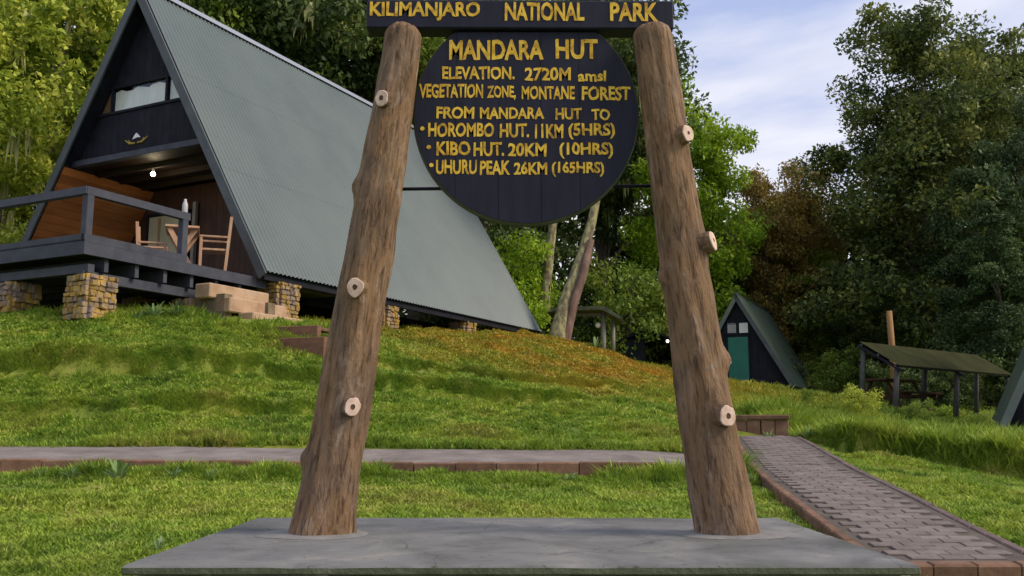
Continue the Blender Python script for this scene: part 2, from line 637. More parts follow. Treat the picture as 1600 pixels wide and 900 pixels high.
M['chair_wood'] = surf('pale_reddish_timber', [(0.3, (0.34, 0.18, 0.10)), (0.7, (0.52, 0.33, 0.21))], scale=5, stretch=(3, 3, 0.6), rough=0.6, rand=0.15)
M['grey_wood'] = surf('weathered_timber', [(0.3, (0.17, 0.155, 0.14)), (0.7, (0.33, 0.31, 0.28))], scale=5, stretch=(3, 3, 0.5), rough=0.85)
M['orange_wood'] = surf('orange_pole_timber', [(0.3, (0.20, 0.105, 0.035)), (0.7, (0.32, 0.18, 0.07))], scale=5, stretch=(3, 3, 0.5), rough=0.8)
M['red_wood'] = surf('red_brown_timber', [(0.3, (0.13, 0.060, 0.034)), (0.7, (0.24, 0.115, 0.065))], scale=5, stretch=(1, 3, 3), rough=0.75, rand=0.2)
M['dark_red_wood'] = surf('dull_red_timber', [(0.3, (0.050, 0.022, 0.014)), (0.7, (0.105, 0.045, 0.027))], scale=5, rough=0.85, rand=0.2)  # darker copy of the red-brown timber, so the picnic table stands out less
M['post_wood'] = surf('shelter_post_timber', [(0.3, (0.045, 0.045, 0.042)), (0.7, (0.09, 0.09, 0.082))], scale=5, rough=0.85)
M['step_stone'] = surf('tan_step', [(0.3, (0.281, 0.172, 0.098)), (0.5, (0.406, 0.265, 0.164)), (0.7, (0.468, 0.335, 0.226))], scale=3, rough=0.85, bump=0.4, bscale=20)
M['paver'] = surf('mauve_grey_paver', [(0.3, (0.118, 0.092, 0.082)), (0.55, (0.170, 0.138, 0.124)), (0.75, (0.225, 0.188, 0.168))], scale=7, rough=0.85, rand=0.13, coord='World', bump=0.25, bscale=60, bdist=0.004)
M['paver_dark'] = surf('dark_mauve_edging', [(0.3, (0.085, 0.058, 0.052)), (0.7, (0.16, 0.115, 0.105))], scale=7, rough=0.9, rand=0.15, coord='World')
M['joint'] = surf('path_joint_soil', [(0.3, (0.053, 0.042, 0.036)), (0.6, (0.112, 0.090, 0.075)), (0.8, (0.112, 0.135, 0.053))], scale=5, rough=0.95, coord='World')
M['path'] = surf('worn_grey_path', [(0.3, (0.130, 0.106, 0.094)), (0.52, (0.195, 0.164, 0.150)), (0.72, (0.26, 0.225, 0.205))], scale=3, rough=0.9, coord='World', bump=0.4, bscale=25)
M['kerb'] = surf('red_brown_kerb', [(0.3, (0.105, 0.055, 0.033)), (0.55, (0.185, 0.100, 0.062)), (0.75, (0.25, 0.165, 0.11))], scale=6, rough=0.9, rand=0.18, coord='World', bump=0.4, bscale=30, bdist=0.01)
M['door_green'] = surf('green_door_paint', [(0.3, (0.010, 0.135, 0.092)), (0.7, (0.018, 0.175, 0.120))], scale=3, rough=0.5)
M['bark'] = surf('forest_bark', [(0.3, (0.045, 0.035, 0.025)), (0.55, (0.11, 0.09, 0.065)), (0.75, (0.20, 0.19, 0.13))], scale=4, stretch=(2, 2, 0.6), rough=0.95, bump=0.6, coord='World')
M['bark_brown'] = surf('brown_bark', [(0.3, (0.085, 0.050, 0.038)), (0.6, (0.19, 0.12, 0.09)), (0.8, (0.30, 0.22, 0.17))], scale=3, stretch=(2, 2, 0.6), rough=0.95, bump=0.6, coord='World')
M['lichen_bark'] = surf('lichened_bark', [(0.32, (0.083, 0.056, 0.038)), (0.46, (0.180, 0.150, 0.090)), (0.56, (0.300, 0.285, 0.120)), (0.72, (0.375, 0.367, 0.255))], scale=3.6, stretch=(2, 2, 0.8), rough=0.95, bump=0.6, coord='World')
M['beard'] = leaf_mat('beard_lichen', [(0.255, 0.270, 0.090), (0.450, 0.450, 0.180), (0.600, 0.570, 0.300)], trans=0.25)
M['leaf_yellow'] = leaf_mat('yellow_green_leaves', [(0.103, 0.164, 0.025), (0.272, 0.360, 0.038), (0.494, 0.540, 0.063), (0.620, 0.620, 0.144)])
M['leaf_green'] = leaf_mat('mid_green_leaves', [(0.056, 0.094, 0.020), (0.129, 0.205, 0.028), (0.237, 0.323, 0.039), (0.366, 0.391, 0.078)])
M['leaf_dark'] = leaf_mat('dark_green_leaves', [(0.031, 0.051, 0.017), (0.058, 0.099, 0.027), (0.105, 0.153, 0.034), (0.187, 0.212, 0.060)], trans=0.22)
M['leaf_bright'] = leaf_mat('bright_green_leaves', [(0.089, 0.164, 0.011), (0.199, 0.335, 0.018), (0.338, 0.490, 0.025), (0.478, 0.597, 0.054)], trans=0.38)
M['leaf_brown'] = leaf_mat('russet_leaves', [(0.098, 0.075, 0.023), (0.234, 0.168, 0.043), (0.390, 0.270, 0.062), (0.293, 0.317, 0.069)], trans=0.25)
M['leaf_grey'] = leaf_mat('grey_green_leaves', [(0.038, 0.060, 0.023), (0.091, 0.129, 0.040), (0.189, 0.223, 0.050), (0.362, 0.355, 0.076)], trans=0.25)
M['leaf_blue'] = leaf_mat('blue_green_leaves', [(0.031, 0.054, 0.023), (0.056, 0.095, 0.036), (0.093, 0.147, 0.049), (0.139, 0.191, 0.058)], trans=0.22)
M['weed'] = leaf_mat('pale_weed_leaves', [(0.09, 0.16, 0.045), (0.17, 0.27, 0.085), (0.30, 0.38, 0.16)], nscale=3)
M['bulb'] = flat('lit_bulb', (1, 0.95, 0.8), 0.4, emit=((1.0, 0.86, 0.58), 30))
M['bulb_white'] = flat('lit_white_bulb', (1, 1, 1), 0.4, emit=((1.0, 0.97, 0.95), 3))
M['emblem_gold'] = flat('emblem_gold', (0.40, 0.27, 0.05), 0.5)
M['shade'] = surf('underfloor_shade', [(0.3, (0.03, 0.022, 0.015)), (0.7, (0.06, 0.045, 0.03))], scale=3, rough=0.95)  # dark tone that stands for the shade under the hut floor

# ------------------------------------------------------------------ numpy noise
_T = npr.random((256, 256))


def vnoise(x, y):
    xi, yi = np.floor(x).astype(int), np.floor(y).astype(int)
    fx, fy = x - xi, y - yi
    fx, fy = fx * fx * (3 - 2 * fx), fy * fy * (3 - 2 * fy)
    a, b = _T[xi & 255, yi & 255], _T[(xi + 1) & 255, yi & 255]
    c, d = _T[xi & 255, (yi + 1) & 255], _T[(xi + 1) & 255, (yi + 1) & 255]
    return (a * (1 - fx) + b * fx) * (1 - fy) + (c * (1 - fx) + d * fx) * fy


def fbm(x, y, o=4):
    s, a, t = 0, 1.0, 0
    for i in range(o):
        s = s + a * vnoise(x * 2 ** i + 17.3 * i, y * 2 ** i + 5.1 * i)
        t += a
        a *= 0.5
    return s / t


# ------------------------------------------------------------------ terrain
ctl = [(-8, -3, 0), (0, -3, 0), (8, -3, 0), (-6, 2.5, .08), (0, 2.5, .05), (6, 2.5, .05), (-3, 4.7, .25), (-8, 5, .3), (0, 5, .3),
       (1.9, 4.5, .14), (3.2, 4.6, .10), (4.5, 5.2, .2), (2.0, 6.2, .30), (2.0, 7.4, .42), (3.6, 6.4, .34), (3.7, 7.6, .47),
       (-9, 8.9, .555), (-5, 8.9, .55), (0, 8.9, .54), (1.7, 8.9, .53),
       (-9, 10.5, .83), (-5, 10.5, .83), (0, 10.5, .81), (1.9, 10.6, .78), (-9, 7, .44), (-4, 7, .42), (0, 7, .42),
       (2.59, 7.6, .46), (3.08, 10.5, .66), (3.77, 14.0, .86), (2.47, 5.7, .22),
       (-12, 21.6, 2.9), (-14, 21, 3.0), (-20, 25, 3.4), (-12, 16.5, 2.7), (-16, 14, 2.2), (-15, 8, .6), (-6, 30, 4.3), (-7, 21.5, 3.1), (2, 36, 4.0),
       (8, 40, 2.8), (16, 36, 1.8), (22, 28, 1.0), (20, 12, .4), (15, 5, .2), (-18, 36, 5.5), (0, 60, 6), (-40, 60, 8), (40, 60, 3),
       (-60, 20, 5), (60, 20, 1), (0, 150, 14), (-120, 120, 14), (120, 120, 10), (-60, -40, 0), (60, -40, 0)]
for px, py, D in [(250, 600, 12.4), (60, 600, 12.4), (250, 550, 13.4), (60, 550, 13.4), (141, 500, 15), (17, 492, 15.6), (450, 600, 13.2), (450, 555, 15),
                  (430, 508, 16.6), (445, 500, 18.6), (600, 640, 12.2), (600, 600, 14), (600, 550, 17), (612, 515, 21.9), (733, 640, 12.6), (733, 600, 15), (733, 550, 19), (733, 519, 25),
                  (845, 527, 29), (845, 600, 17), (845, 650, 12.6), (875, 531, 28.5), (900, 560, 23), (950, 554, 30), (1060, 588, 29), (1000, 640, 15), (1100, 650, 15.5), (1180, 606, 34),
                  (1180, 640, 18), (1280, 616, 36), (1330, 632, 24), (1400, 652, 19), (1500, 662, 22), (1560, 682, 19), (1600, 715, 13), (1600, 765, 10.2),
                  (1400, 730, 11), (1450, 700, 14), (1300, 680, 15)]:
    ctl.append(tuple(P(px, py, D)))
ctl = np.array(ctl, float)


def _phi(r2):
    return np.where(r2 > 0, 0.5 * r2 * np.log(np.maximum(r2, 1e-12)), 0)


def _tps(c):
    n = len(c)
    d = c[:, None, :2] - c[None, :, :2]
    K = _phi((d ** 2).sum(2)) + np.eye(n) * 0.15
    Q = np.hstack([np.ones((n, 1)), c[:, :2]])
    A = np.block([[K, Q], [Q.T, np.zeros((3, 3))]])
    return np.linalg.solve(A, np.concatenate([c[:, 2], np.zeros(3)]))


_w = _tps(ctl)


def smooth(a, b, x):
    t = np.clip((x - a) / (b - a), 0, 1)
    return t * t * (3 - 2 * t)


# low ledges where the slope has been cut into terraces: poly-lines on the hillside
LEDGES = [([(-12, 12.7), (-9, 12.8), (-7.1, 12.9), (-4.9, 12.9), (-2.4, 13.9), (0.15, 14.5), (1.2, 14.9)], 0.30),
          ([(-11, 11.6), (-7.5, 11.5), (-5.0, 11.7), (-3.5, 11.9), (-2.6, 12.2)], 0.18),
          ([(-3.4, 15.6), (-1.5, 16.2), (0.5, 17.0), (2.0, 18.2)], 0.22),
          ([(3.9, 14.3), (4.9, 13.2), (6.3, 11.7), (8, 10.8), (12, 10)], 0.50)]
BANKX = np.array([p[0] for p in LEDGES[3][0]])
BANKY = np.array([p[1] for p in LEDGES[3][0]])


PZY = [5.3, 5.6, 7.6, 9.2, 10.5, 12.2, 14.05]
PZZ = [.275, .305, .53, .635, .715, .81, .905]


def height(x, y, detail=True):
    x, y = np.asarray(x, float), np.asarray(y, float)
    sh = x.shape
    qx, qy = np.clip(x.ravel(), -130, 130), np.clip(y.ravel(), -60, 160)
    z = np.empty(len(qx))
    for i in range(0, len(qx), 20000):
        sx, sy = qx[i:i + 20000], qy[i:i + 20000]
        r2 = (sx[:, None] - ctl[None, :, 0]) ** 2 + (sy[:, None] - ctl[None, :, 1]) ** 2
        z[i:i + 20000] = _phi(r2) @ _w[:len(ctl)] + _w[-3] + _w[-2] * sx + _w[-1] * sy
    z = z.reshape(sh)
    if detail:
        bp = np.hypot(x - np.interp(y, [5, 7.6, 10.5, 14, 16], [2.47, 2.59, 3.08, 3.77, 4.2]), 0)
        offp = np.where(y < 15.5, smooth(.55, 1.0, bp), 1)
        for line, hgt in LEDGES:
            lx = np.array([p[0] for p in line]); ly = np.array([p[1] for p in line])
            yl = np.interp(x, lx, ly) + 0.25 * (fbm(x * 0.9 + 3, y * 0 + 1.7, 3) - .5) * 2
            d = y - yl
            inside = smooth(lx[0] - 1.5, lx[0] + .5, x) * (1 - smooth(lx[-1] - .8, lx[-1] + .8, x))
            z = z + offp * inside * hgt * (smooth(-.07, .07, d) - .5) * np.exp(-np.abs(d) / 0.8)
        near = smooth(10.6, 12, y) + (1 - smooth(7.8, 8.8, y)) * smooth(2, 4, np.abs(x - .1))
        near = near * smooth(.6, 1.4, bp)
        z = z + near * (0.20 * (fbm(x * 0.7, y * 0.7, 3) - .5) + 0.24 * (fbm(x * 2.9 + 9, y * 2.9, 3) - .5))
        # the soil lies below the paving
        pz_ = np.interp(y, PZY, PZZ)
        lim = np.where((y > 5.25) & (y < 14.25) & (bp < .85), pz_ - .045 + smooth(.47, .85, bp) * .5, 99)
        z = np.minimum(z, lim)
        fz = .705 - .006 * (x + 5) + .0875 * np.clip(y - 9.12, 0, 1.25) - .055 * np.maximum(0, x - 1.3)
        lim = np.where((y > 9.0) & (y < 10.36) & (x < 2.5), fz - .03 + smooth(10.26, 10.36, y) * .3, 99)
        z = np.minimum(z, lim)
    return z


def hz(x, y):
    return float(height(np.array([x]), np.array([y]))[0])


def axis_pts(lo, hi, step, far, n):
    core = np.arange(lo, hi, step)
    g = np.linspace(0, 1, n + 1)[1:] ** 2.2
    return np.concatenate([lo - (lo + far[0]) * 0 - g[::-1] * (lo - far[0]), core, hi + g * (far[1] - hi)])


gx = axis_pts(-14, 15, 0.14, (-420, 420), 26)
gy = axis_pts(1.5, 31, 0.14, (-120, 620), 30)
GX, GY = np.meshgrid(gx, gy)
GZ = height(GX, GY)
nvx, nvy = len(gx), len(gy)
idx = np.arange(nvx * nvy).reshape(nvy, nvx)
quads = np.stack([idx[:-1, :-1], idx[:-1, 1:], idx[1:, 1:], idx[1:, :-1]], -1).reshape(-1, 4)
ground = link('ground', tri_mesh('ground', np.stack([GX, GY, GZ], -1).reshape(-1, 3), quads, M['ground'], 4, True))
kind(ground, 'structure')

# ------------------------------------------------------------------ brick path
pc = np.array([(5.30, 2.52, .275), (5.6, 2.50, .305), (7.6, 2.62, .53), (9.2, 2.83, .635), (10.5, 3.08, .715), (12.2, 3.41, .81), (14.05, 3.77, .905)])
sY = np.linspace(pc[0, 0], pc[-1, 0], 400)


def csmooth(a):
    k = np.hanning(61); k /= k.sum()
    p = np.concatenate([2 * a[0] - a[30:0:-1], a, 2 * a[-1] - a[-2:-32:-1]])
    return np.convolve(p, k, 'valid')


cx, cz = csmooth(np.interp(sY, pc[:, 0], pc[:, 1])), csmooth(np.interp(sY, pc[:, 0], pc[:, 2]))
cl = np.stack([cx, sY, cz], 1)
sl_ = np.concatenate([[0], np.cumsum(np.linalg.norm(np.diff(cl, axis=0), axis=1))])


def path_at(s):
    p = Vector([float(np.interp(s, sl_, cl[:, i])) for i in range(3)])
    q = Vector([float(np.interp(min(s + .1, sl_[-1] + .1), sl_, cl[:, i])) for i in range(3)])
    r = Vector([float(np.interp(max(s - .1, 0), sl_, cl[:, i])) for i in range(3)])
    t = (q - r).normalized()
    side = Vector((t.y, -t.x, 0)).normalized()
    return p, t, side


PW = 0.43
b = MB()
ring = []
NS = 60
for i in range(NS + 1):
    p, t, sd_ = path_at(sl_[-1] * i / NS)
    vs = [p - sd_ * PW + Vector((0, 0, -.40)), p - sd_ * PW + Vector((0, 0, -.012)), p + sd_ * PW + Vector((0, 0, -.012)), p + sd_ * PW + Vector((0, 0, -.40))]
    ring += vs
fs = []
for i in range(NS):
    for k in range(3):
        a = i * 4 + k
        fs.append((a, a + 1, a + 5, a + 4))
fs.append((0, 1, 2, 3)); fs.append((NS * 4 + 3, NS * 4 + 2, NS * 4 + 1, NS * 4))
b.add(ring, fs)
brick_path = kind(link('brick_path', b.mesh('brick_path', [M['joint']])), 'structure')
brick_path['label'] = 'brick path climbing the lawn at the right'


def paver_mesh(L, Wd, H, bev):
    x, y = L / 2, Wd / 2
    vs = []
    for z, k in ((-H, 0), (-bev, 0), (0, bev)):
        vs += [(-x + k, -y + k, z), (x - k, -y + k, z), (x - k, y - k, z), (-x + k, y - k, z)]
    fs = []
    for r in range(2):
        for i in range(4):
            j = (i + 1) % 4
            fs.append((r * 4 + i, r * 4 + j, r * 4 + 4 + j, r * 4 + 4 + i))
    fs.append((8, 9, 10, 11))
    return vs, fs


pv, pf = paver_mesh(.177, .095, .05, .004)
pm = MB().add(pv, pf).mesh('paver', [M['paver']])
ROW, COL = .098, .182
spots = []
nrow = int(sl_[-1] / ROW)
for i in range(nrow):
    s = .13 + i * ROW
    if s > sl_[-1] - .05:
        break
    p, t, sd_ = path_at(s)
    off = 0 if i % 2 == 0 else COL / 2
    for k in range(-3, 4):
        c = k * COL + off - COL / 2 * 0
        if abs(c) + COL / 2 > PW - .02:
            if i % 2 == 0:
                continue
            if abs(c) > PW - .06:
                continue
        spots.append((p + sd_ * c, t, sd_))
spots.sort(key=lambda q: q[0].y)


def frame(t, sd_):
    n = sd_.cross(t).normalized()
    return Matrix((sd_, t, n)).transposed()


rest = MB()
for i, (p, t, sd_) in enumerate(spots):
    dz = rnd.uniform(-.004, .004)
    mtx = frame(t, sd_) @ Matrix.Rotation(rnd.uniform(-.035, .035), 3, 'Z') @ Matrix.Rotation(rnd.uniform(-.009, .009), 3, 'X')
    if i < 300:
        link('paver', pm, None, brick_path, p + Vector((0, 0, dz)), mtx.to_euler())
    else:
        rest.add([mtx @ Vector(v) + p for v in pv], pf)
if rest.v:
    kind(link('far_pavers', rest.mesh('far_pavers', [M['paver']]), None, brick_path), 'stuff')
# edging bricks laid lengthwise, and the riser at the near end
ev, ef = paver_mesh(.070, .228, .17, .010)
em = MB().add(ev, ef).mesh('edging_brick', [M['kerb']])
em2 = MB().add(ev, ef).mesh('edging_brick', [M['paver_dark']])
ne = int(sl_[-1] / .235)
for i in range(ne):
    p, t, sd_ = path_at(.12 + i * .235)
    for s in (-1, 1):
        mtx = frame(t, sd_) @ Matrix.Rotation(rnd.uniform(-.03, .03), 3, 'Z')
        link('edging_brick', em if s < 0 else em2, None, brick_path, p + sd_ * (s * (PW + .042)) + Vector((0, 0, (.010 if s < 0 else -.004) + rnd.uniform(-.004, .004))), mtx.to_euler())
p, t, sd_ = path_at(0)
rv, rf = paver_mesh(.235, .10, .19, .010)
rm = MB().add(rv, rf).mesh('riser_brick', [M['kerb']])
for k in range(-2, 2):
    link('riser_brick', rm, None, brick_path, p + sd_ * ((k + .5) * .243) - t * .055 + Vector((0, 0, .006 + rnd.uniform(-.003, .003))), frame(t, sd_).to_euler())

# ------------------------------------------------------------------ level footpath with brown kerb
def fp_z(x, far):
    return (.81 - .006 * (x + 5) if far else .705 - .006 * (x + 5)) + .006 * math.sin(x * 1.3) - .055 * max(0, x - 1.3)


b = MB()
xs = np.arange(-10, 2.55, .25)
ring = []
for x in xs:
    wy = .05 * math.sin(x * .9) + .03 * math.sin(x * 2.3 + 1)
    for y, far, dz in ((9.12, 0, -.3), (9.12, 0, 0), (9.75, .5, .0), (10.32 + wy, 1, 0), (10.32 + wy, 1, -.3)):
        z = fp_z(x, 0) * (1 - far) + fp_z(x, 1) * far + dz
        ring.append((x, y, z))
fs = []
for i in range(len(xs) - 1):
    for k in range(4):
        a = i * 5 + k
        fs.append((a, a + 1, a + 6, a + 5))
fs.append((0, 1, 2, 3, 4)); n = (len(xs) - 1) * 5; fs.append((n + 4, n + 3, n + 2, n + 1, n))
b.add(ring, fs)
footpath = kind(link('footpath', b.mesh('footpath', [M['path']])), 'structure')
footpath['label'] = 'narrow grey footpath running level across the lawn'
kv, kf = paver_mesh(.385, .125, .21, .012)
km = MB().add(kv, kf).mesh('kerb_block', [M['kerb']])
x = -10.0
while x < 2.0:
    link('kerb_block', km, None, footpath, (x + .2, 9.05 + rnd.uniform(-.008, .008), fp_z(x + .2, 0) + .008 + rnd.uniform(-.006, .006)), (0, .006, rnd.uniform(-.02, .02)))
    x += .394

# ------------------------------------------------------------------ brick step at the head of the brick path
st = empty('brick_step', (3.82, 14.42, .95), -.2)
tag(st, 'low red-brown step at the far end of the brick path', 'step')
link('tread', box_mesh('tread', (.86, .42, .07), M['kerb'], .012, (0, .1, .225)), None, st)
bm_ = box_mesh('riser_block', (.20, .34, .30), M['kerb'], .012)
for k in range(4):
    link('riser_block', bm_, None, st, (-.315 + k * .21, .1, .035 + rnd.uniform(-.002, .002)), (0, 0, rnd.uniform(-.02, .02)))

# ------------------------------------------------------------------ concrete plinth and the sign
SD = 4.08
zt = P(800, 835, SD).z
y_f, y_b = 3.16, 4.84
xf0, xf1 = P(187, 882, y_f).x, P(1440, 882, y_f).x
cxp, hw = (xf0 + xf1) / 2, (xf1 - xf0) / 2
pl = empty('sign_plinth', (cxp, (y_f + y_b) / 2, hz(cxp, 4) - .05))
tag(pl, 'wide grey concrete plinth under the wooden park sign', 'plinth')
pz = pl.location.z
cap = box_mesh('cap_slab', (2 * hw, y_b - y_f, .032), M['concrete'], .006, (0, 0, zt - .016 - pz))
bmc = bmesh.new()
bmc.from_mesh(cap)
for ax_, cuts in ((0, 60), (1, 36)):
    ee = [e for e in bmc.edges if abs((e.verts[0].co - e.verts[1].co).normalized()[ax_]) > .99 and e.calc_length() > .5]
    bmesh.ops.subdivide_edges(bmc, edges=ee, cuts=cuts, use_grid_fill=True)
for v_ in bmc.verts:
    ex_, ey_ = hw - abs(v_.co.x), (y_b - y_f) / 2 - abs(v_.co.y)
    if min(ex_, ey_) < .02:
        k_ = mnoise.noise(v_.co * 14) * .004 + max(0, mnoise.noise(v_.co * 3.1 + Vector((3, 1, 2))) - .28) * .018
        v_.co.z -= abs(k_) * (.6 if v_.co.z > zt - pz - .02 else 0)
        if ex_ < .02:
            v_.co.x -= math.copysign(abs(k_), v_.co.x)
        if ey_ < .02:
            v_.co.y -= math.copysign(abs(k_), v_.co.y)
bmc.to_mesh(cap)
bmc.free()
cap.materials.append(M['mossy_edge'])
for p_ in cap.polygons:
    if p_.normal.z < .5:
        p_.material_index = 1
link('cap_slab', cap, None, pl)
hcore = zt - .032 - pz
link('core', box_mesh('core', (2 * hw - .12, y_b - y_f - .12, hcore), M['mortar'], 0, (0, 0, hcore / 2)), None, pl)


def rock_mesh(name, seed, mat):
    r = random.Random(seed)
    bm = bmesh.new()
    bmesh.ops.create_cube(bm, size=1.0)
    bmesh.ops.bevel(bm, geom=list(bm.edges), offset=.13, segments=1, affect='EDGES')
    for v in bm.verts:
        v.co += Vector((r.uniform(-.09, .09), r.uniform(-.09, .09), r.uniform(-.09, .09)))
    me = bpy.data.meshes.new(name)
    bm.to_mesh(me)
    bm.free()
    me.materials.append(mat)
    return me


rocks = [rock_mesh('stone', i, M['stone']) for i in range(4)]
lrocks = [rock_mesh('stone', 20 + i, M['lichen_stone']) for i in range(4)]


def stone_face(parent, meshes, origin, ux, length, hgt, depth, rowh, r):
    """rough courses of separate stones laid on a wall face; ux = direction along it"""
    ux = Vector(ux)
    nrm = Vector((ux.y, -ux.x, 0))
    ang = math.atan2(ux.y, ux.x)
    z = 0.0
    while z < hgt - .01:
        rh = rowh * r.uniform(.65, 1.35)
        if hgt - z - rh < rowh * .5:
            rh = hgt - z
        s = 0.0
        while s < length - .02:
            w = min(rowh * r.uniform(.7, 2.1), length - s)
            if length - s - w < rowh * .45:
                w = length - s
            sh_ = r.uniform(.86, 1.12)
            c = Vector(origin) + ux * (s + w / 2) + Vector((0, 0, z + rh / 2 + r.uniform(-.1, .1) * rh)) + nrm * r.uniform(-.25, .25) * depth
            link('stone', r.choice(meshes), None, parent, c, (r.choice((0, math.pi)), r.uniform(-.13, .13), ang + r.choice((0, math.pi)) + r.uniform(-.10, .10)), (w * .97, depth * r.uniform(.85, 1.15), rh * sh_ * .96))
            s += w
        z += rh


hx, hy = hw - .05, (y_b - y_f) / 2 - .05
stone_face(pl, rocks, (-hx, -hy, .05), (1, 0, 0), 2 * hx, hcore - .06, .10, .15, rnd)
stone_face(pl, rocks, (-hx, hy, .05), (0, -1, 0), 2 * hy, hcore - .06, .10, .15, rnd)
stone_face(pl, rocks, (hx, -hy, .05), (0, 1, 0), 2 * hy, hcore - .06, .10, .15, rnd)

sign = empty('park_sign', (P(818, 835, SD).x, SD, zt))
tag(sign, 'wooden park sign with round navy board between two leaning log posts', 'sign')
SO = Vector(sign.location)


def log_post(base_px, top_px, r0, r1, stubs, nubs, seed):
    A, B = P(base_px[0], base_px[1], SD), P(top_px[0], top_px[1], SD)
    A.z = zt - .02
    ax = B - A
    Ln = ax.length
    rot = ax.to_track_quat('Z', 'Y')
    inv = rot.inverted()
    nr, seg = 110, 40
    sw = []                      # swellings: (height, direction, size, width)
    for (y, s, tilt, size) in stubs:
        t = (base_px[1] - y) / (base_px[1] - top_px[1])
        t -= (670 - y) * .038 / (base_px[1] - top_px[1])
        sw.append((t * Ln, s, .014 * size, .07))
    for (y, s, size) in nubs:
        t = (base_px[1] - y) / (base_px[1] - top_px[1])
        sw.append((t * Ln, s, size, .045))

    def dirv(s):
        return Vector((s, -math.sqrt(max(0, 1 - s * s)), 0))

    def rad(h, a):
        t = h / Ln
        r = r0 + (r1 - r0) * t + .020 * math.exp(-h / .10)
        d = Vector((math.cos(a), math.sin(a), 0))
        q = Vector((d.x * 1.1, d.y * 1.1, h * 2.2 + seed * 7))
        r *= 1 + .075 * mnoise.noise(q)
        q2 = Vector((d.x * 4.5, d.y * 4.5, h * 3.0 + seed * 3))
        r += .011 * mnoise.noise(q2)
        q3 = Vector((d.x * 11, d.y * 11, h * 7 + seed))
        r += .0045 * mnoise.noise(q3)
        for hh, s, amp, wd in sw:
            dv = inv @ dirv(s)
            dv = Vector((dv.x, dv.y, 0)).normalized()
            ang = math.acos(max(-1, min(1, d.dot(dv))))
            r += amp * math.exp(-((h - hh) / wd) ** 2 - (ang / .42) ** 2)
        e = (Ln - h) / .05
        if e < 1:
            r *= math.sqrt(max(.02, 1 - (1 - e) ** 2 * .55))
        return r

    vs, fs = [], []
    for i in range(nr + 1):
        h = Ln * i / nr
        wob = Vector((.012 * math.sin(h * 2.3 + seed), .01 * math.sin(h * 1.7 + seed * 2), 0)) * min(1, h * 2)
        for k in range(seg):
            a = 2 * math.pi * k / seg
            r = rad(h, a)
            vs.append(Vector((math.cos(a) * r, math.sin(a) * r, h)) + wob)
    for i in range(nr):
        for k in range(seg):
            a, c = i * seg + k, i * seg + (k + 1) % seg
            fs.append((a, c, c + seg, a + seg))
    fs.append(tuple(range(nr * seg, (nr + 1) * seg)))
    me = MB().add(vs, fs).mesh('post', [M['bark_log']], True, False)
    po = link('post', me, None, sign, A - SO)
    po.rotation_euler = rot.to_euler()
    for (y, s, tilt, size) in stubs:
        t = (base_px[1] - y) / (base_px[1] - top_px[1])
        t -= (670 - y) * .042 / (base_px[1] - top_px[1])
        h = t * Ln
        d = inv @ (dirv(s) + Vector((0, 0, tilt)))
        d.normalize()
        r = r0 + (r1 - r0) * t
        wob = Vector((.012 * math.sin(h * 2.3 + seed), .01 * math.sin(h * 1.7 + seed * 2), 0))
        c0 = Vector((0, 0, h)) + wob + d * (r * .6)
        c1 = Vector((0, 0, h)) + wob + d * (r + .040 * size)
        rr = .036 * size
        up = d.cross(Vector((0, 0, 1))).normalized()
        vp = d.cross(up)
        sv, sf, mi = [], [], []
        sg = 18
        ph = rnd.uniform(.22, .36)
        rings = [(c0, rr * 1.65), (c0.lerp(c1, .6), rr * 1.18), (c1 - d * .004, rr * 1.06), (c1, rr * .98), (c1 + d * .001, rr * ph), (c1 - d * .002, rr * ph * .7)]
        jit = [1 + .24 * mnoise.noise(Vector((math.cos(2 * math.pi * k / sg) * 1.3, math.sin(2 * math.pi * k / sg) * 1.3, y))) for k in range(sg)]
        for c, q in rings:
            for k in range(sg):
                a = 2 * math.pi * k / sg
                sv.append(c + up * (math.cos(a) * q * jit[k] * .86) + vp * (math.sin(a) * q * jit[k]))
        mb = MB()
        f0, f1, f2 = [], [], []
        for i in range(len(rings) - 1):
            tgt = f0 if i < 2 else (f1 if i < 4 else f2)
            for k in range(sg):
                a, c = i * sg + k, i * sg + (k + 1) % sg
                tgt.append((a, c, c + sg, a + sg))
        f2.append(tuple(range((len(rings) - 1) * sg, len(rings) * sg)))
        mb.v = [tuple(q) for q in sv]
        mb.f = f0 + f1 + f2
        mb.m = [0] * len(f0) + [1] * len(f1) + [2] * len(f2)
        link('branch_stub', mb.mesh('branch_stub', [M['bark_log'], M['cut_wood'], M['pith']], False), None, po)
    return A


A1 = log_post((503, 835), (631, 42), .127, .084,
              [(150, -.28, -.10, .95), (455, -.08, -.10, 1.1), (640, .42, -.05, 1.05)], [(310, -.98, .022), (722, -.99, .030), (560, .9, .010)], 1)
A2 = log_post((1137, 835), (1013, 44), .124, .088,
              [(213, .55, .05, 1.0), (390, .86, .18, 1.15), (653, .38, -.05, 1.2)], [(440, -.97, .024), (576, .98, .028)], 2)
for A in (A1, A2):               # a low ring of mortar where each log is set into the slab
    mb = MB()
    sg = 36
    vs = []
    for rr, z in ((.25, .001), (.22, .007), (.10, .016)):
        for k in range(sg):
            a = 2 * math.pi * k / sg
            q = rr * (1 + .14 * mnoise.noise(Vector((math.cos(a) * 1.5, math.sin(a) * 1.5, A.x))))
            vs.append((A.x - SO.x + math.cos(a) * q * (1.1 if math.cos(a) * (A.x + .05) > 0 else .85), math.sin(a) * q * .8, z))
    fs = [(i * sg + k, i * sg + (k + 1) % sg, (i + 1) * sg + (k + 1) % sg, (i + 1) * sg + k) for i in range(2) for k in range(sg)]
    fs.append(tuple(range(2 * sg, 3 * sg)))
    link('mortar_collar', mb.add(vs, fs).mesh('mortar_collar', [M['mortar']], True), None, sign)

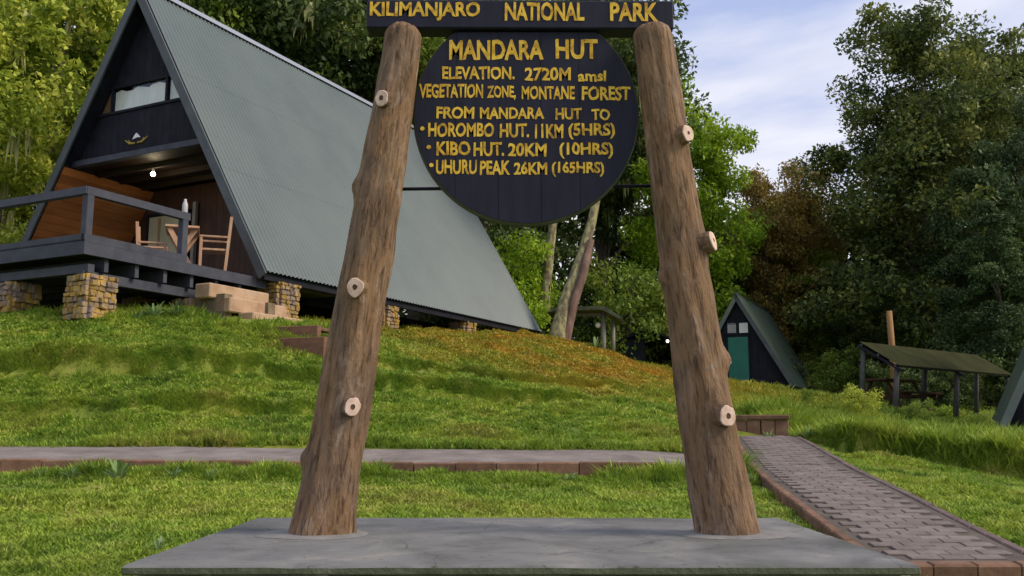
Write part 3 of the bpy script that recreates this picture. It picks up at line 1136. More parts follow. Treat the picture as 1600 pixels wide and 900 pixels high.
# crossbeam
BD = 4.07
b0, b1 = P(573, 0, BD), P(1052, 2, BD)
bz0 = P(800, 44, BD).z
beam_c = Vector(((b0.x + b1.x) / 2, BD + .055, (b0.z + bz0) / 2))
bmesh_ = box_mesh('crossbeam', (b1.x - b0.x, .11, b0.z - bz0), M['navy'], .006)
beam = link('crossbeam', bmesh_, None, sign, beam_c - SO, (0, .004, 0))
# round board
PD = 4.10
bc = P(822, 178, PD)
br = (P(999, 178, PD).x - P(645, 178, PD).x) / 2
ztop = bz0 - .004
mb = MB()
sg = 96
prof = []
for k in range(sg):
    a = 2 * math.pi * k / sg
    x, z = math.cos(a) * br, math.sin(a) * br
    prof.append((x, min(z, ztop - bc.z)))
n = len(prof)
kf_ = 1 - .010 / br
mb.add([(x * kf_, 0, z * kf_) for x, z in prof] + [(x, .010, z) for x, z in prof] + [(x, .05, z) for x, z in prof],
       [tuple(range(n)), tuple(range(3 * n - 1, 2 * n - 1, -1))] + [(r * n + i, r * n + (i + 1) % n, (r + 1) * n + (i + 1) % n, (r + 1) * n + i) for r in range(2) for i in range(n)])
bdm = mb.mesh('board', [M['navy']])
bdm.materials.append(M['olive_edge'] if 'olive_edge' in M else M['moss'])
for p_ in bdm.polygons:
    if abs(p_.normal.y) < .95:
        p_.material_index = 1
board = link('board', bdm, None, sign, bc - SO)
edges_ = [-br * .985, -br * .62, -br * .24, br * .13, br * .47, br * .985]
for a_, c_ in zip(edges_[:-1], edges_[1:]):
    a2, c2 = a_ + .0012, c_ - .0012
    xs_ = np.linspace(a2, c2, 14)
    rr_ = br * .985
    topz = [min(math.sqrt(max(0, rr_ * rr_ - x * x)), ztop - bc.z - .004) for x in xs_]
    botz = [-math.sqrt(max(0, rr_ * rr_ - x * x)) for x in xs_]
    poly = [(x, z) for x, z in zip(xs_, botz)] + [(x, z) for x, z in zip(xs_[::-1], topz[::-1])]
    dp = rnd.uniform(0, .0012)
    link('plank', MB().prism(poly, -.004 + dp, .006, lambda a, b_, d: (a, d, b_)).mesh('plank', [M['navy']]), None, board)


a, c = P(585, 296, PD + .09), P(1062, 290, PD + .09)
link('tie_rod', MB().tube([a - SO, c - SO], [.008, .008], 8).mesh('tie_rod', [M['dark_wood']], True), None, sign)


def lettering(text, x0, x1, yc, hpx, D, parent, mat, name='lettering', bold=.030):
    cu = bpy.data.curves.new('lettering', 'FONT')
    cu.body = text
    cu.size = 1
    cu.offset = bold
    cu.extrude = 0.012
    cu.resolution_u = 3
    cu.space_word = 1.25
    to = bpy.data.objects.new('lettering', cu)
    C.objects.link(to)
    bpy.context.view_layer.update()
    me = bpy.data.meshes.new_from_object(to)
    bpy.data.objects.remove(to)
    bpy.data.curves.remove(cu)
    co = np.empty(len(me.vertices) * 3, np.float32)
    me.vertices.foreach_get('co', co)
    co = co.reshape(-1, 3)
    caps = co
    lo, hi = caps.min(0), caps.max(0)
    p0, p1 = P(x0, yc, D), P(x1, yc, D)
    hgt = P(x0, yc - hpx / 2, D).z - P(x0, yc + hpx / 2, D).z
    sx = (p1.x - p0.x) / (hi[0] - lo[0])
    sz = hgt / (hi[1] - lo[1])
    out = np.stack([(co[:, 0] - (lo[0] + hi[0]) / 2) * sx, -(co[:, 2] - lo[2]) * .05, (co[:, 1] - (lo[1] + hi[1]) / 2) * sz], 1)
    # hand painted: strokes wander a little
    out[:, 2] += .0016 * np.sin(out[:, 0] * 90 + len(text)) + .001 * np.sin(out[:, 0] * 210)
    out[:, 0] += .0010 * np.sin(out[:, 2] * 160 + out[:, 0] * 37)
    me.vertices.foreach_set('co', out.astype(np.float32).ravel())
    me.materials.clear()
    me.materials.append(mat)
    me.update()
    pw = Vector(((p0.x + p1.x) / 2, D, (p0.z + p1.z) / 2))
    par_world = SO + (parent.location if parent is not sign else Vector())
    return link(name, me, None, parent, pw - par_world)


LB = BD - .0015
for t_, a, c in (('KILIMANJARO', 578, 750), ('NATIONAL', 789, 913), ('PARK', 953, 1028)):
    lettering(t_, a, c, 18, 29, LB, beam, M['gold'])
LD = PD - .0045
for t_, a, c, y, hh in (('MANDARA', 702, 849, 78, 31), ('HUT', 868, 934, 77, 31),
                        ('ELEVATION.', 691, 804, 114, 20), ('2720M', 820, 892, 116, 21), ('amsl', 903, 947, 119, 17),
                        ('VEGETATION', 655, 755, 142, 22), ('ZONE,', 761, 806, 145, 22), ('MONTANE', 815, 898, 145, 21), ('FOREST', 909, 985, 146, 22),
                        ('FROM', 682, 741, 176, 19), ('MANDARA', 750, 850, 177, 18), ('HUT', 868, 909, 178, 18), ('TO', 924, 953, 179, 18),
                        ('HOROMBO', 669, 772, 203, 22), ('HUT.', 781, 827, 204, 22), ('11KM', 836, 880, 205, 22), ('(5HRS)', 888, 961, 205, 25),
                        ('KIBO', 682, 735, 232, 22), ('HUT.', 740, 788, 233, 22), ('20KM', 794, 854, 234, 21), ('(10HRS)', 874, 958, 235, 25),
                        ('UHURU', 681, 745, 261, 22), ('PEAK', 750, 797, 262, 22), ('26KM', 803, 855, 263, 20), ('(165HRS)', 862, 944, 264, 23)):
    lettering(t_, a, c, y, hh, LD, board, M['gold'])
for x, y in ((660, 201), (670, 230), (674, 258)):
    q = P(x, y, LD)
    mb = MB()
    mb.prism([(math.cos(2 * math.pi * k / 10) * .010, math.sin(2 * math.pi * k / 10) * .010) for k in range(10)], -.002, .0012, lambda a, b_, d: (a, d, b_))
    link('bullet', mb.mesh('bullet', [M['gold']]), None, board, q - SO - board.location)

# ------------------------------------------------------------------ A-frame huts
def slope_frame(w, h, side):
    """unit vectors of a roof slope: up the slope, and outward normal"""
    sl2 = math.hypot(w, h)
    u = Vector((-side * w / sl2, 0, h / sl2))
    n = Vector((side * h / sl2, 0, w / sl2))
    return u, n, sl2


def sheet_mesh(width, length, mat, pitch=.076, amp=.008, per=6):
    k = int(round(width / pitch)) * per
    vs, fs = [], []
    for j in range(2):
        for i in range(k + 1):
            x = width * i / k
            vs.append((x, length * j, amp * math.sin(2 * math.pi * i / per)))
    for i in range(k):
        fs.append((i, i + 1, i + k + 2, i + k + 1))
    me = MB().add(vs, fs).mesh('roof_sheet', [mat], True, False)
    return me


def roof_sheets(parent, w, h, L, cols, rows, mat, y0=0.0, amp=.008, pitch=.076):
    u, n, sl2 = slope_frame(w, h, 1)
    cw = L / cols
    rl = sl2 / rows
    me = sheet_mesh(cw, rl + (.10 if rows > 1 else .0), mat, pitch, amp)
    for side in (1, -1):
        u, n, sl2 = slope_frame(w, h, side)
        for r in range(rows):
            for c in range(cols):
                base = Vector((side * w, y0 + c * cw, 0)) + u * (r * rl) + n * (.012 + .005 * r + rnd.uniform(0, .0005))
                # sheet axes: x along the ridge, y up the slope, z outward
                ex = Vector((0, 1, 0)) if side == 1 else Vector((0, -1, 0))
                if side == -1:
                    base += Vector((0, cw, 0))
                mtx = Matrix((ex, u, n)).transposed()
                link('roof_sheet', me, None, parent, base, mtx.to_euler())


EX, EZ, PSI, HWD, HHT, HLN = -4.8238, 3.0602, .46656, 4.0686, 6.9277, 12.765
hut = empty('dining_hut', (-8.4575, 19.8301, EYE + EZ), -PSI)
tag(hut, 'tall A-frame hut with long grey metal roof and railed deck on stone pillars', 'hut')
roof_sheets(hut, HWD, HHT, HLN, 17, 3, M['roof'], amp=.021, pitch=.125)
# ridge cap
mb = MB()
for s in (1, -1):
    u, n, sl2 = slope_frame(HWD, HHT, s)
    a = Vector((0, 0, HHT)) + n * .07
    q = [a - u * .13 + Vector((0, -.03, 0)), a + u * .04 + Vector((0, -.03, 0)), a + u * .04 + Vector((0, HLN + .03, 0)), a - u * .13 + Vector((0, HLN + .03, 0))]
    mb.add(q + [p_ + n * .012 for p_ in q], [(0, 1, 2, 3), (7, 6, 5, 4), (0, 4, 5, 1), (1, 5, 6, 2), (2, 6, 7, 3), (3, 7, 4, 0)])
link('ridge_cap', mb.mesh('ridge_cap', [M['ridge']]), None, hut)
# barge boards at both gables
for y in (-.05, HLN + .02):
    for s in (1, -1):
        u, n, sl2 = slope_frame(HWD, HHT, s)
        a = Vector((s * HWD, y, 0)) - n * .09 - u * .05
        c = Vector((0, y, HHT)) - n * .09
        link('barge_board', MB().bar(a, c, .045, .20, n).mesh('barge_board', [M['trim']]), None, hut)
# under-roof ply (keeps the sheets from letting light through) and eave purlins
for s in (1, -1):
    u, n, sl2 = slope_frame(HWD, HHT, s)
    a = Vector((s * HWD, 0, 0)) - n * .06
    c = Vector((0, 0, HHT)) - n * .06
    q = [a + u * .02, c, c + Vector((0, HLN, 0)), a + u * .02 + Vector((0, HLN, 0))]
    link('roof_deck', MB().add(q + [p_ - n * .03 for p_ in q], [(0, 1, 2, 3), (7, 6, 5, 4), (0, 4, 5, 1), (1, 5, 6, 2), (2, 6, 7, 3), (3, 7, 4, 0)]).mesh('roof_deck', [M['dark_wood']]), None, hut)
    link('eave_beam', MB().bar(Vector((s * (HWD - .12), .02, -.06)), Vector((s * (HWD - .12), HLN - .02, -.06)), .10, .18).mesh('eave_beam', [M['dark_wood']]), None, hut)
GY0 = .35                                   # the gable wall stands back from the barge boards
ZB, ZC = 2.98, 3.12


def halfw(z, inset=.14):
    return (HWD - inset * 1.16) * 1.0 - (HWD / HHT) * z


def gable_boards(zlo, zhi, xlo, xhi, name='wall_board', bw=.205):
    k = int(math.ceil((xhi - xlo) / bw))
    for i in range(k):
        a, c = xlo + i * bw + .003, min(xlo + (i + 1) * bw, xhi) - .003
        ta = min(zhi, (HWD - .16 - abs(a)) * HHT / HWD)
        tc_ = min(zhi, (HWD - .16 - abs(c)) * HHT / HWD)
        if max(ta, tc_) < zlo + .03:
            continue
        ta, tc_ = max(ta, zlo + .005), max(tc_, zlo + .005)
        m_ = MB().prism([(a, zlo), (c, zlo), (c, tc_), (a, ta)], GY0, GY0 + .025, lambda p_, q_, d: (p_, d, q_))
        link(name, m_.mesh('wall_board', [M['dark_wood']]), None, hut)


gable_boards(ZC, 4.12, -2.25, 2.25)
gable_boards(4.76, 6.75, -1.30, 1.30)
link('wall_backing', MB().prism([(-2.2, ZC), (2.2, ZC), (1.60, 4.12), (-1.60, 4.12)], GY0 + .028, GY0 + .05, lambda p_, q_, d: (p_, d, q_)).mesh('wall_backing', [M['dark_wood']]), None, hut)
link('wall_backing', MB().prism([(-1.2, 4.76), (1.2, 4.76), (0, 6.75)], GY0 + .028, GY0 + .05, lambda p_, q_, d: (p_, d, q_)).mesh('wall_backing', [M['dark_wood']]), None, hut)
link('floor_beam', box_mesh('floor_beam', (4.36, .16, .14), M['deck_wood'], .008, (0, GY0 - .03, ZB + .07)), None, hut)
# upper window strip
win = link('window', MB().bar((-1.62, GY0, 4.14), (1.62, GY0, 4.14), .08, .06).bar((-1.26, GY0, 4.745), (1.26, GY0, 4.745), .08, .05).mesh('window', [M['dark_wood']]), None, hut)


def rk(z):
    return HWD - .10 - HWD / HHT * z


panes = [(-rk(4.17) + .03, -1.10, -rk(4.72) + .03, -1.10, 'brown_curtain'), (-1.03, .62, -1.03, .62, 'curtain'), (.72, rk(4.17) - .12, .72, rk(4.72) - .04, 'curtain')]
for xa, xb, ta, tb, cm in panes:
    pn = link('pane', MB().prism([(xa, 4.17), (xb, 4.17), (tb, 4.72), (ta, 4.72)], GY0 + .01, GY0 + .015, lambda p_, q_, d: (p_, d, q_)).mesh('pane', [M['glass']]), None, win)
    nf_ = 22
    mb = MB()
    vs = []
    for i in range(nf_ + 1):
        k = i / nf_
        dd = .045 + .014 * math.sin(i * 1.9) + .008 * math.sin(i * 3.7)
        vs += [(xa + (xb - xa) * k, GY0 + dd, 4.15), (ta + (tb - ta) * k, GY0 + dd, 4.72 if cm == 'brown_curtain' else 4.66 + .03 * math.sin(i * .8))]
    mb.add(vs, [(2 * i, 2 * i + 2, 2 * i + 3, 2 * i + 1) for i in range(nf_)])
    link('curtain', mb.mesh('curtain', [M[cm]], True, False), None, win)
for x in (-1.065, .67):
    link('mullion', box_mesh('mullion', (.06, .07, .58), M['dark_wood'], 0, (x, GY0, 4.445)), None, win)
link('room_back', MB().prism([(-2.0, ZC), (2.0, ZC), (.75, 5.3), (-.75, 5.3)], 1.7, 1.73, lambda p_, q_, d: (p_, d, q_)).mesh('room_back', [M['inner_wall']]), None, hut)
# emblem on the gable: a small white peak over gold branches
em_ = empty('emblem_root', (0, 0, 0))
bpy.data.objects.remove(em_)
mb = MB()
mb.prism([(-.13, 0), (-.05, .10), (-.01, .14), (.05, .09), (.12, .02), (.03, .03)], -.02, 0, lambda p_, q_, d: (p_ - .20, GY0 + d, q_ + 3.42))
emb = link('emblem', mb.mesh('emblem', [M['white']]), None, hut)
mb = MB()
for s in (-1, 1):
    pts = [(-.20 + s * .04, GY0 - .015, 3.32), (-.20 + s * .20, GY0 - .015, 3.33), (-.20 + s * .36, GY0 - .015, 3.43)]
    mb.tube(pts, [.022, .03, .012], 6)
    mb.tube([(-.20 + s * .18, GY0 - .015, 3.33), (-.20 + s * .24, GY0 - .015, 3.42)], [.016, .008], 6)
link('gold_branch', mb.mesh('gold_branch', [M['emblem_gold']], True), None, emb)
# porch: lining boards under both slopes, ceiling, joists, back wall
DEP = 2.7
for s in (1, -1):
    u, n, sl2 = slope_frame(HWD, HHT, s)
    k = 0
    z = -.05
    while True:
        a = Vector((s * HWD, 0, 0)) - n * .115 + u * (.10 + k * .20)
        if a.z > ZB - .05:
            break
        m_ = MB().bar(a + u * .097 + Vector((0, .06, 0)), a + u * .097 + Vector((0, DEP, 0)), .193, .02, n)
        link('lining_board', m_.mesh('lining_board', [M['lining']]), None, hut)
        k += 1
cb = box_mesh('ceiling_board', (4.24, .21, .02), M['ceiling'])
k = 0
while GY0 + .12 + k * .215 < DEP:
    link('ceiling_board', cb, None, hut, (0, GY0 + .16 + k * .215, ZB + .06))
    k += 1
for y in (.95, 1.6, 2.25):
    link('joist', box_mesh('joist', (4.24, .07, .13), M['ceiling'], 0, (0, y, ZB - .02)), None, hut)
k = 0
x = -4.0
while x < 4.0:
    top = min(ZB, (HWD - .16 - max(abs(x), abs(x + .2))) * HHT / HWD)
    if top > .05:
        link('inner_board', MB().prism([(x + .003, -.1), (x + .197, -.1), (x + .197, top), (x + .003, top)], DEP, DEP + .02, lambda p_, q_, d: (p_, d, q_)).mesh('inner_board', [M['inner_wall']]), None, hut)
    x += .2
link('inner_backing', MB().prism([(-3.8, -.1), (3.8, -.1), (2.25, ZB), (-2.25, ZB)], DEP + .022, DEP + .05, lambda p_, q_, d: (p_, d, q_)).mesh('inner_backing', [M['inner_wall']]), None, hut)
idoor = link('door', box_mesh('door', (1.34, .05, 2.35), M['cream'], .006, (-1.58, DEP - .03, 1.10)), None, hut)
link('door_frame', MB().box((-2.29, DEP - .03, 1.13), (.07, .08, 2.45)).box((-1.58, DEP - .03, 2.32), (1.48, .08, .07)).box((-.87, DEP - .03, 1.13), (.07, .08, 2.45)).mesh('door_frame', [M['dark_wood']]), None, idoor)
link('centre_stile', box_mesh('centre_stile', (.09, .07, 2.30), M['chair_wood'], 0, (-1.88, DEP - .03, 1.09)), None, idoor)
link('door_post', box_mesh('door_post', (.10, .10, 2.6), M['grey_wood'], .006, (-.62, DEP - .10, 1.2)), None, hut)
# lit bulb hanging from the porch ceiling
lamp = link('ceiling_lamp', MB().tube([(-.30, .95, 2.90), (-.30, .95, 2.80)], [.03, .03], 8).mesh('ceiling_lamp', [M['white']]), None, hut)
bm2 = bmesh.new()
bmesh.ops.create_uvsphere(bm2, u_segments=12, v_segments=8, radius=.055)
me = bpy.data.meshes.new('bulb'); bm2.to_mesh(me); bm2.free(); me.materials.append(M['bulb'])
link('bulb', me, None, lamp, (-.30, .95, 2.76))
bl = bpy.data.lights.new('porch_lamp_light', 'POINT')
bl.energy = 9; bl.color = (1, .80, .5); bl.shadow_soft_size = .06
blo = bpy.data.objects.new('porch_lamp_light', bl); C.objects.link(blo); blo.parent = lamp; blo.location = (-.30, .95, 2.66)

# deck
ZD = -.10
X1, YF = 3.77, -3.90
dk = empty('deck', (0, 0, 0)); dk.parent = hut
db = box_mesh('deck_board', (.14, DEP - YF - .02, .035), M['deck_wood'], .004)
x = -HWD - .2
while x < X1 - .05:
    yb = DEP - .03
    link('deck_board', db, None, dk, (x + .075, (YF + DEP) / 2, ZD - .02 + rnd.uniform(-.002, .002)))
    x += .148
link('edge_beam', MB().bar((X1, YF, ZD - .09), (X1, .30, ZD - .09), .06, .20).mesh('edge_beam', [M['deck_wood']]), None, dk)
link('edge_beam', MB().bar((-HWD - .2, YF - .03, ZD - .07), (X1 + .03, YF - .03, ZD - .07), .06, .24).mesh('edge_beam', [M['deck_wood']]), None, dk)
link('lower_beam', MB().bar((X1 - .22, YF + .1, ZD - .50), (X1 - .22, .3, ZD - .50), .12, .16).mesh('lower_beam', [M['deck_wood']]), None, dk)
link('lower_beam', MB().bar((-HWD, YF + .20, ZD - .38), (X1 - .1, YF + .20, ZD - .38), .12, .14).mesh('lower_beam', [M['deck_wood']]), None, dk)
y = YF + .45
while y < 0:
    link('joist', MB().bar((-HWD, y, ZD - .30), (X1 - .05, y, ZD - .30), .08, .22).mesh('joist', [M['deck_wood']]), None, dk)
    y += .62
rp_ = box_mesh('rail_post', (.13, .13, 1.02), M['deck_wood'], .008)
for (x, y) in ((X1 - .05, YF + .02), (X1 - .05, -1.86), (.2, YF + .02), (-3.6, YF + .02)):
    link('rail_post', rp_, None, dk, (x, y, ZD + .34))
link('top_rail', MB().bar((X1 - .04, YF - .06, ZD + .86), (X1 - .04, -1.76, ZD + .86), .12, .13).mesh('top_rail', [M['deck_wood']]), None, dk)
link('top_rail', MB().bar((-HWD - .2, YF - .02, ZD + .863), (X1 + .01, YF - .02, ZD + .863), .12, .126).mesh('top_rail', [M['deck_wood']]), None, dk)
link('toe_rail', MB().bar((X1 - .02, YF - .06, ZD + .08), (X1 - .02, -1.80, ZD + .08), .08, .13).mesh('toe_rail', [M['deck_wood']]), None, dk)
link('toe_rail', MB().bar((-HWD - .2, YF - .02, ZD + .083), (X1, YF - .02, ZD + .083), .08, .126).mesh('toe_rail', [M['deck_wood']]), None, dk)

# stone pillars
OZ = hut.location.z


def hut_world(x, y):
    c, s = math.cos(PSI), math.sin(PSI)
    return hut.location.x + x * c + y * s, hut.location.y - x * s + y * c


def pillar(x, y, top, size, r):
    wx, wy = hut_world(x, y)
    g = hz(wx, wy) - OZ - .12
    po = link('pillar', box_mesh('pillar', (size - .10, size - .10, top - g), M['stone_joint'], 0, (0, 0, (top + g) / 2)), None, hut, (x, y, 0))
    hs_ = size / 2 - .05
    stone_face(po, lrocks, (-hs_, -hs_, g), (1, 0, 0), size - .10, top - g, .11, .088, r)
    stone_face(po, lrocks, (hs_, -hs_, g), (0, 1, 0), size - .10, top - g, .11, .088, r)


for (x, y, top, s) in ((X1 - .33, YF + .42, ZD - .47, .62), (1.55, YF + .42, ZD - .47, .62), (-1.6, YF + .42, ZD - .47, .6),
                       (X1 - .35, -1.35, ZD - .60, .5), (HWD - .34, .75, -.14, .66), (HWD - .38, 4.55, -.14, .6), (HWD - .38, 8.4, -.14, .6), (1.6, -.9, -.5, .5),
                       (-1.6, 1.5, -.4, .5)):
    pillar(x, y, top, s, rnd)
# underfloor slab, and dark sheets added as the shade of the crawl space
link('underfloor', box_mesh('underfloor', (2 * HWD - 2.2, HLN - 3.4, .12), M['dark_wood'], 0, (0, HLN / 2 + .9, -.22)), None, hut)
link('underfloor_shade_sheet', box_mesh('underfloor_shade_sheet', (.08, HLN - 3.2, 2.2), M['shade'], 0, (1.2, HLN / 2 + .9, -1.3)), None, hut)
link('underfloor_shade_sheet', box_mesh('underfloor_shade_sheet', (6.0, .08, 2.2), M['shade'], 0, (-1.2, 2.9, -1.3)), None, hut)
# stairs down to the right of the deck
stair = empty('stair', (0, 0, 0)); stair.parent = hut
for k, (x, zt_, ya, yb) in enumerate(((4.04, -.46, -1.62, -.05), (4.37, -.72, -1.45, .10), (4.70, -.98, -1.20, .42), (5.03, -1.22, -1.00, .50))):
    me = MB().box((x - .02, (ya + yb) / 2, zt_ - .13), (.37, yb - ya, .27)).mesh('step', [M['step_stone']])
    bevel_mesh(me, .02)
    link('step', me, None, stair)
link('stair_side', box_mesh('stair_side', (.7, .20, .55), M['stone_joint'], 0, (4.05, -1.35, -.92)), None, stair)
link('stair_side', box_mesh('stair_side', (.8, .20, .62), M['stone_joint'], 0, (4.2, -.42, -1.02)), None, stair)

# timber garden steps lower down the slope
for k, (px, py, D, wd) in enumerate(((460, 519, 16.0, 1.0), (474, 537, 15.3, .86))):
    q = P(px, py, D)
    t_ = empty('timber_step', q, -PSI + .12)
    tag(t_, ['upper red-brown timber step on the grass below the hut stairs', 'lower red-brown timber step half behind the left log post'][k], 'step', 'timber steps below the hut')
    link('riser', box_mesh('riser', (wd, .12, .40), M['red_wood'], .01, (0, .0, -.10)), None, t_)
    link('tread', box_mesh('tread', (wd - .02, .42, .06), M['kerb'], .01, (0, .24, .045)), None, t_)

# ------------------------------------------------------------------ furniture on the deck
def hut_pt(x, y, z):
    wx, wy = hut_world(x, y)
    return Vector((wx, wy, OZ + z))


def chair(x, y, rz, label):
    c = empty('wooden_chair', hut_pt(x, y, ZD), -PSI + rz)
    tag(c, label, 'chair', 'chairs on the hut deck')
    for sx in (-1, 1):
        link('leg', box_mesh('leg', (.055, .055, .66), M['chair_wood'], .004, (sx * .25, -.24, .33)), None, c)
        link('back_post', MB().bar((sx * .25, .22, 0), (sx * .25, .30, 1.08), .055, .055, (0, 1, 0)).mesh('back_post', [M['chair_wood']]), None, c)
        link('arm', box_mesh('arm', (.075, .52, .035), M['chair_wood'], .004, (sx * .25, -.01, .675)), None, c)
    link('seat', box_mesh('seat', (.50, .48, .04), M['chair_wood'], .006, (0, 0, .43)), None, c)
    for z in (.62, .80, .97):
        link('slat', box_mesh('slat', (.46, .022, .09), M['chair_wood'], .003, (0, .25 + z * .045, z)), None, c)
    return c


chair(3.38, -.74, -R(45), 'pale wooden armchair at the right end of the hut deck')
chair(1.85, -.85, R(135), 'wooden armchair left of the table, half hidden by the deck railing')
tb = empty('trestle_table', hut_pt(2.72, -.92, ZD), -PSI + R(45))
tag(tb, 'small wooden table with crossed legs on the hut deck', 'table')
link('tabletop', box_mesh('tabletop', (.62, .9, .045), M['chair_wood'], .006, (0, 0, .87)), None, tb)
for y in (-.35, .35):
    for s in (-1, 1):
        link('leg', MB().bar((-s * .24, y + s * .025, 0), (s * .24, y + s * .025, .85), .05, .09, (1, 0, 0)).mesh('leg', [M['chair_wood']]), None, tb)
link('stretcher', box_mesh('stretcher', (.05, .65, .05), M['chair_wood'], 0, (0, 0, .425)), None, tb)
mb = MB().tube([(0, 0, 0), (0, 0, .02), (0, 0, .15), (0, 0, .20), (0, 0, .22), (0, 0, .26)], [.045, .05, .05, .035, .025, .025], 14)
tag(link('white_bottle', mb.mesh('white_bottle', [M['dull_white']], True), None, None, hut_pt(X1 - .05, -1.84, ZD + .925)), 'small white bottle standing on the end of the deck rail', 'bottle')

# ------------------------------------------------------------------ small A-frame huts
def small_hut(loc, psi, w, h, L, label, door_x):
    r_ = empty('small_hut', loc, -psi)
    tag(r_, label, 'hut', 'small green-roofed huts')
    roof_sheets(r_, w, h, L, 8, 2, M['roof_green'], amp=.008, pitch=.10)
    for s in (1, -1):
        u, n, sl2 = slope_frame(w, h, s)
        a, c = Vector((s * w, -.03, 0)) - n * .06, Vector((0, -.03, h)) - n * .06
        link('barge_board', MB().bar(a, c, .04, .15, n).mesh('barge_board', [M['pale_trim'] if s == -1 else M['trim']]), None, r_)
        q = [Vector((s * w, 0, 0)) - n * .03, Vector((0, 0, h)) - n * .03, Vector((0, L, h)) - n * .03, Vector((s * w, L, 0)) - n * .03]
        link('roof_deck', MB().add(q + [p_ - n * .03 for p_ in q], [(0, 1, 2, 3), (7, 6, 5, 4), (0, 4, 5, 1), (1, 5, 6, 2), (2, 6, 7, 3), (3, 7, 4, 0)]).mesh('roof_deck', [M['dark_wood']]), None, r_)
    x = -w
    i = 0
    while x < w:
        a, c = x + .003, min(x + .16, w) - .003
        ta, tc_ = max(.02, (w - .10 - abs(a)) * h / w), max(.02, (w - .10 - abs(c)) * h / w)
        link('wall_board', MB().prism([(a, .0), (c, .0), (c, tc_), (a, ta)], .22, .24 + .012 * (i % 2), lambda p_, q_, d: (p_, d, q_)).mesh('wall_board', [M['dark_wood']]), None, r_)
        x += .16
        i += 1
    link('wall_back', MB().prism([(-w + .12, .02), (w - .12, .02), (0, h - .25)], L - .3, L - .26, lambda p_, q_, d: (p_, d, q_)).mesh('wall_back', [M['dark_wood']]), None, r_)
    dr = link('door', box_mesh('door', (.74, .04, 1.84), M['door_green'], .006, (door_x, .18, .97)), None, r_)
    link('door_frame', MB().box((door_x - .41, .19, .98), (.06, .06, 1.94)).box((door_x + .41, .19, .98), (.06, .06, 1.94)).box((door_x, .19, 1.93), (.88, .06, .06)).mesh('door_frame', [M['dark_wood']]), None, dr)
    link('handle', box_mesh('handle', (.04, .05, .10), M['white'], 0, (door_x - .28, .14, .95)), None, dr)
    for s in (-1, 1):
        wi = link('window', MB().bar((door_x + s * .22 - .2, .20, 2.02), (door_x + s * .22 + .2, .20, 2.02), .04, .05).bar((door_x + s * .22 - .17, .20, 2.46), (door_x + s * .22 + .17, .20, 2.46), .04, .05).mesh('window', [M['dark_wood']]), None, r_)
        link('pane', box_mesh('pane', (.32, .01, .40), M['glass'], 0, (door_x + s * .22, .195, 2.24)), None, wi)
        link('curtain', box_mesh('curtain', (.32, .006, .38 if s > 0 else .30), M['curtain'] if s > 0 else M['grey_wood'], 0, (door_x + s * .22, .208, 2.22)), None, wi)
    for sx in (-1, -.33, .33, 1):
        link('stilt', MB().tube([(sx * (w - .35), .4, -.75), (sx * (w - .35), .4, .0)], [.07, .07], 8).mesh('stilt', [M['dark_wood']]), None, r_)
        link('stilt', MB().tube([(sx * (w - .35), L - .5, -.75), (sx * (w - .35), L - .5, .0)], [.07, .07], 8).mesh('stilt', [M['dark_wood']]), None, r_)
    link('floor', box_mesh('floor', (2 * w - .2, L - .3, .10), M['dark_wood'], 0, (0, L / 2, -.06)), None, r_)
    return r_


q = P(1243, 604, 33.6)
psi2, w2 = .45, 2.02
h1 = small_hut(q - Vector((math.cos(psi2), -math.sin(psi2), 0)) * w2, psi2, w2, 3.5, 6.6, 'small dark A-frame hut with green door and green roof', -.02)
link('meter_box', box_mesh('meter_box', (.22, .10, .32), M['white'], .01, (-.62, .15, 1.38)), None, h1)
psi3 = .44
q = P(1556, 680, 18.0)
h2 = small_hut(q + Vector((math.cos(psi3), -math.sin(psi3), 0)) * 2.0, psi3, 2.0, 4.3, 6.0, 'dark A-frame hut cut off by the right edge of the photo', .35)

# ------------------------------------------------------------------ open shelter with olive roof
R0 = P(1343, 535, 22.0)
psi4 = R(50)
sh = empty('open_shelter', (R0.x, R0.y, hz(R0.x, R0.y)), -psi4)
tag(sh, 'open timber shelter with olive sheet roof between the two small huts', 'shelter')
HR = R0.z - sh.location.z
SL = 6.2
run, drop = .92, .60
sm = sheet_mesh(SL / 8, math.hypot(run, drop), M['roof_olive'], .13, .010)
sl2 = math.hypot(run, drop)
u = Vector((-run / sl2, 0, drop / sl2)); n = Vector((drop / sl2, 0, run / sl2))
for c in range(8):
    base = Vector((run, c * SL / 8, HR - drop)) + n * .02
    link('roof_sheet', sm, None, sh, base, Matrix((Vector((0, 1, 0)), u, n)).transposed().to_euler())
for f in (.06, .5, .94):
    a = Vector((run, 0, HR - drop)) + u * (sl2 * f) - n * .03
    link('purlin', MB().bar(a, a + Vector((0, SL, 0)), .05, .06, n).mesh('purlin', [M['post_wood']]), None, sh)
for y in (.06, SL / 2, SL - .06):
    link('rafter', MB().bar((run + .06, y, HR - drop - .11), (-.05, y, HR - .07), .06, .11, (0, 1, 0)).mesh('rafter', [M['dark_wood']]), None, sh)
for y in (.1, SL / 2, SL - .1):
    for x0, zt_ in ((.04, HR - .13), (run - .08, HR - drop - .06)):
        wx, wy = R0.x + x0 * math.cos(psi4) + y * math.sin(psi4), R0.y - x0 * math.sin(psi4) + y * math.cos(psi4)
        g = hz(wx, wy) - sh.location.z - .1
        link('post', MB().tube([(x0 - .10, y - .08, g), (x0, y, zt_)], [.07, .06], 9).mesh('post', [M['post_wood']], True), None, sh)
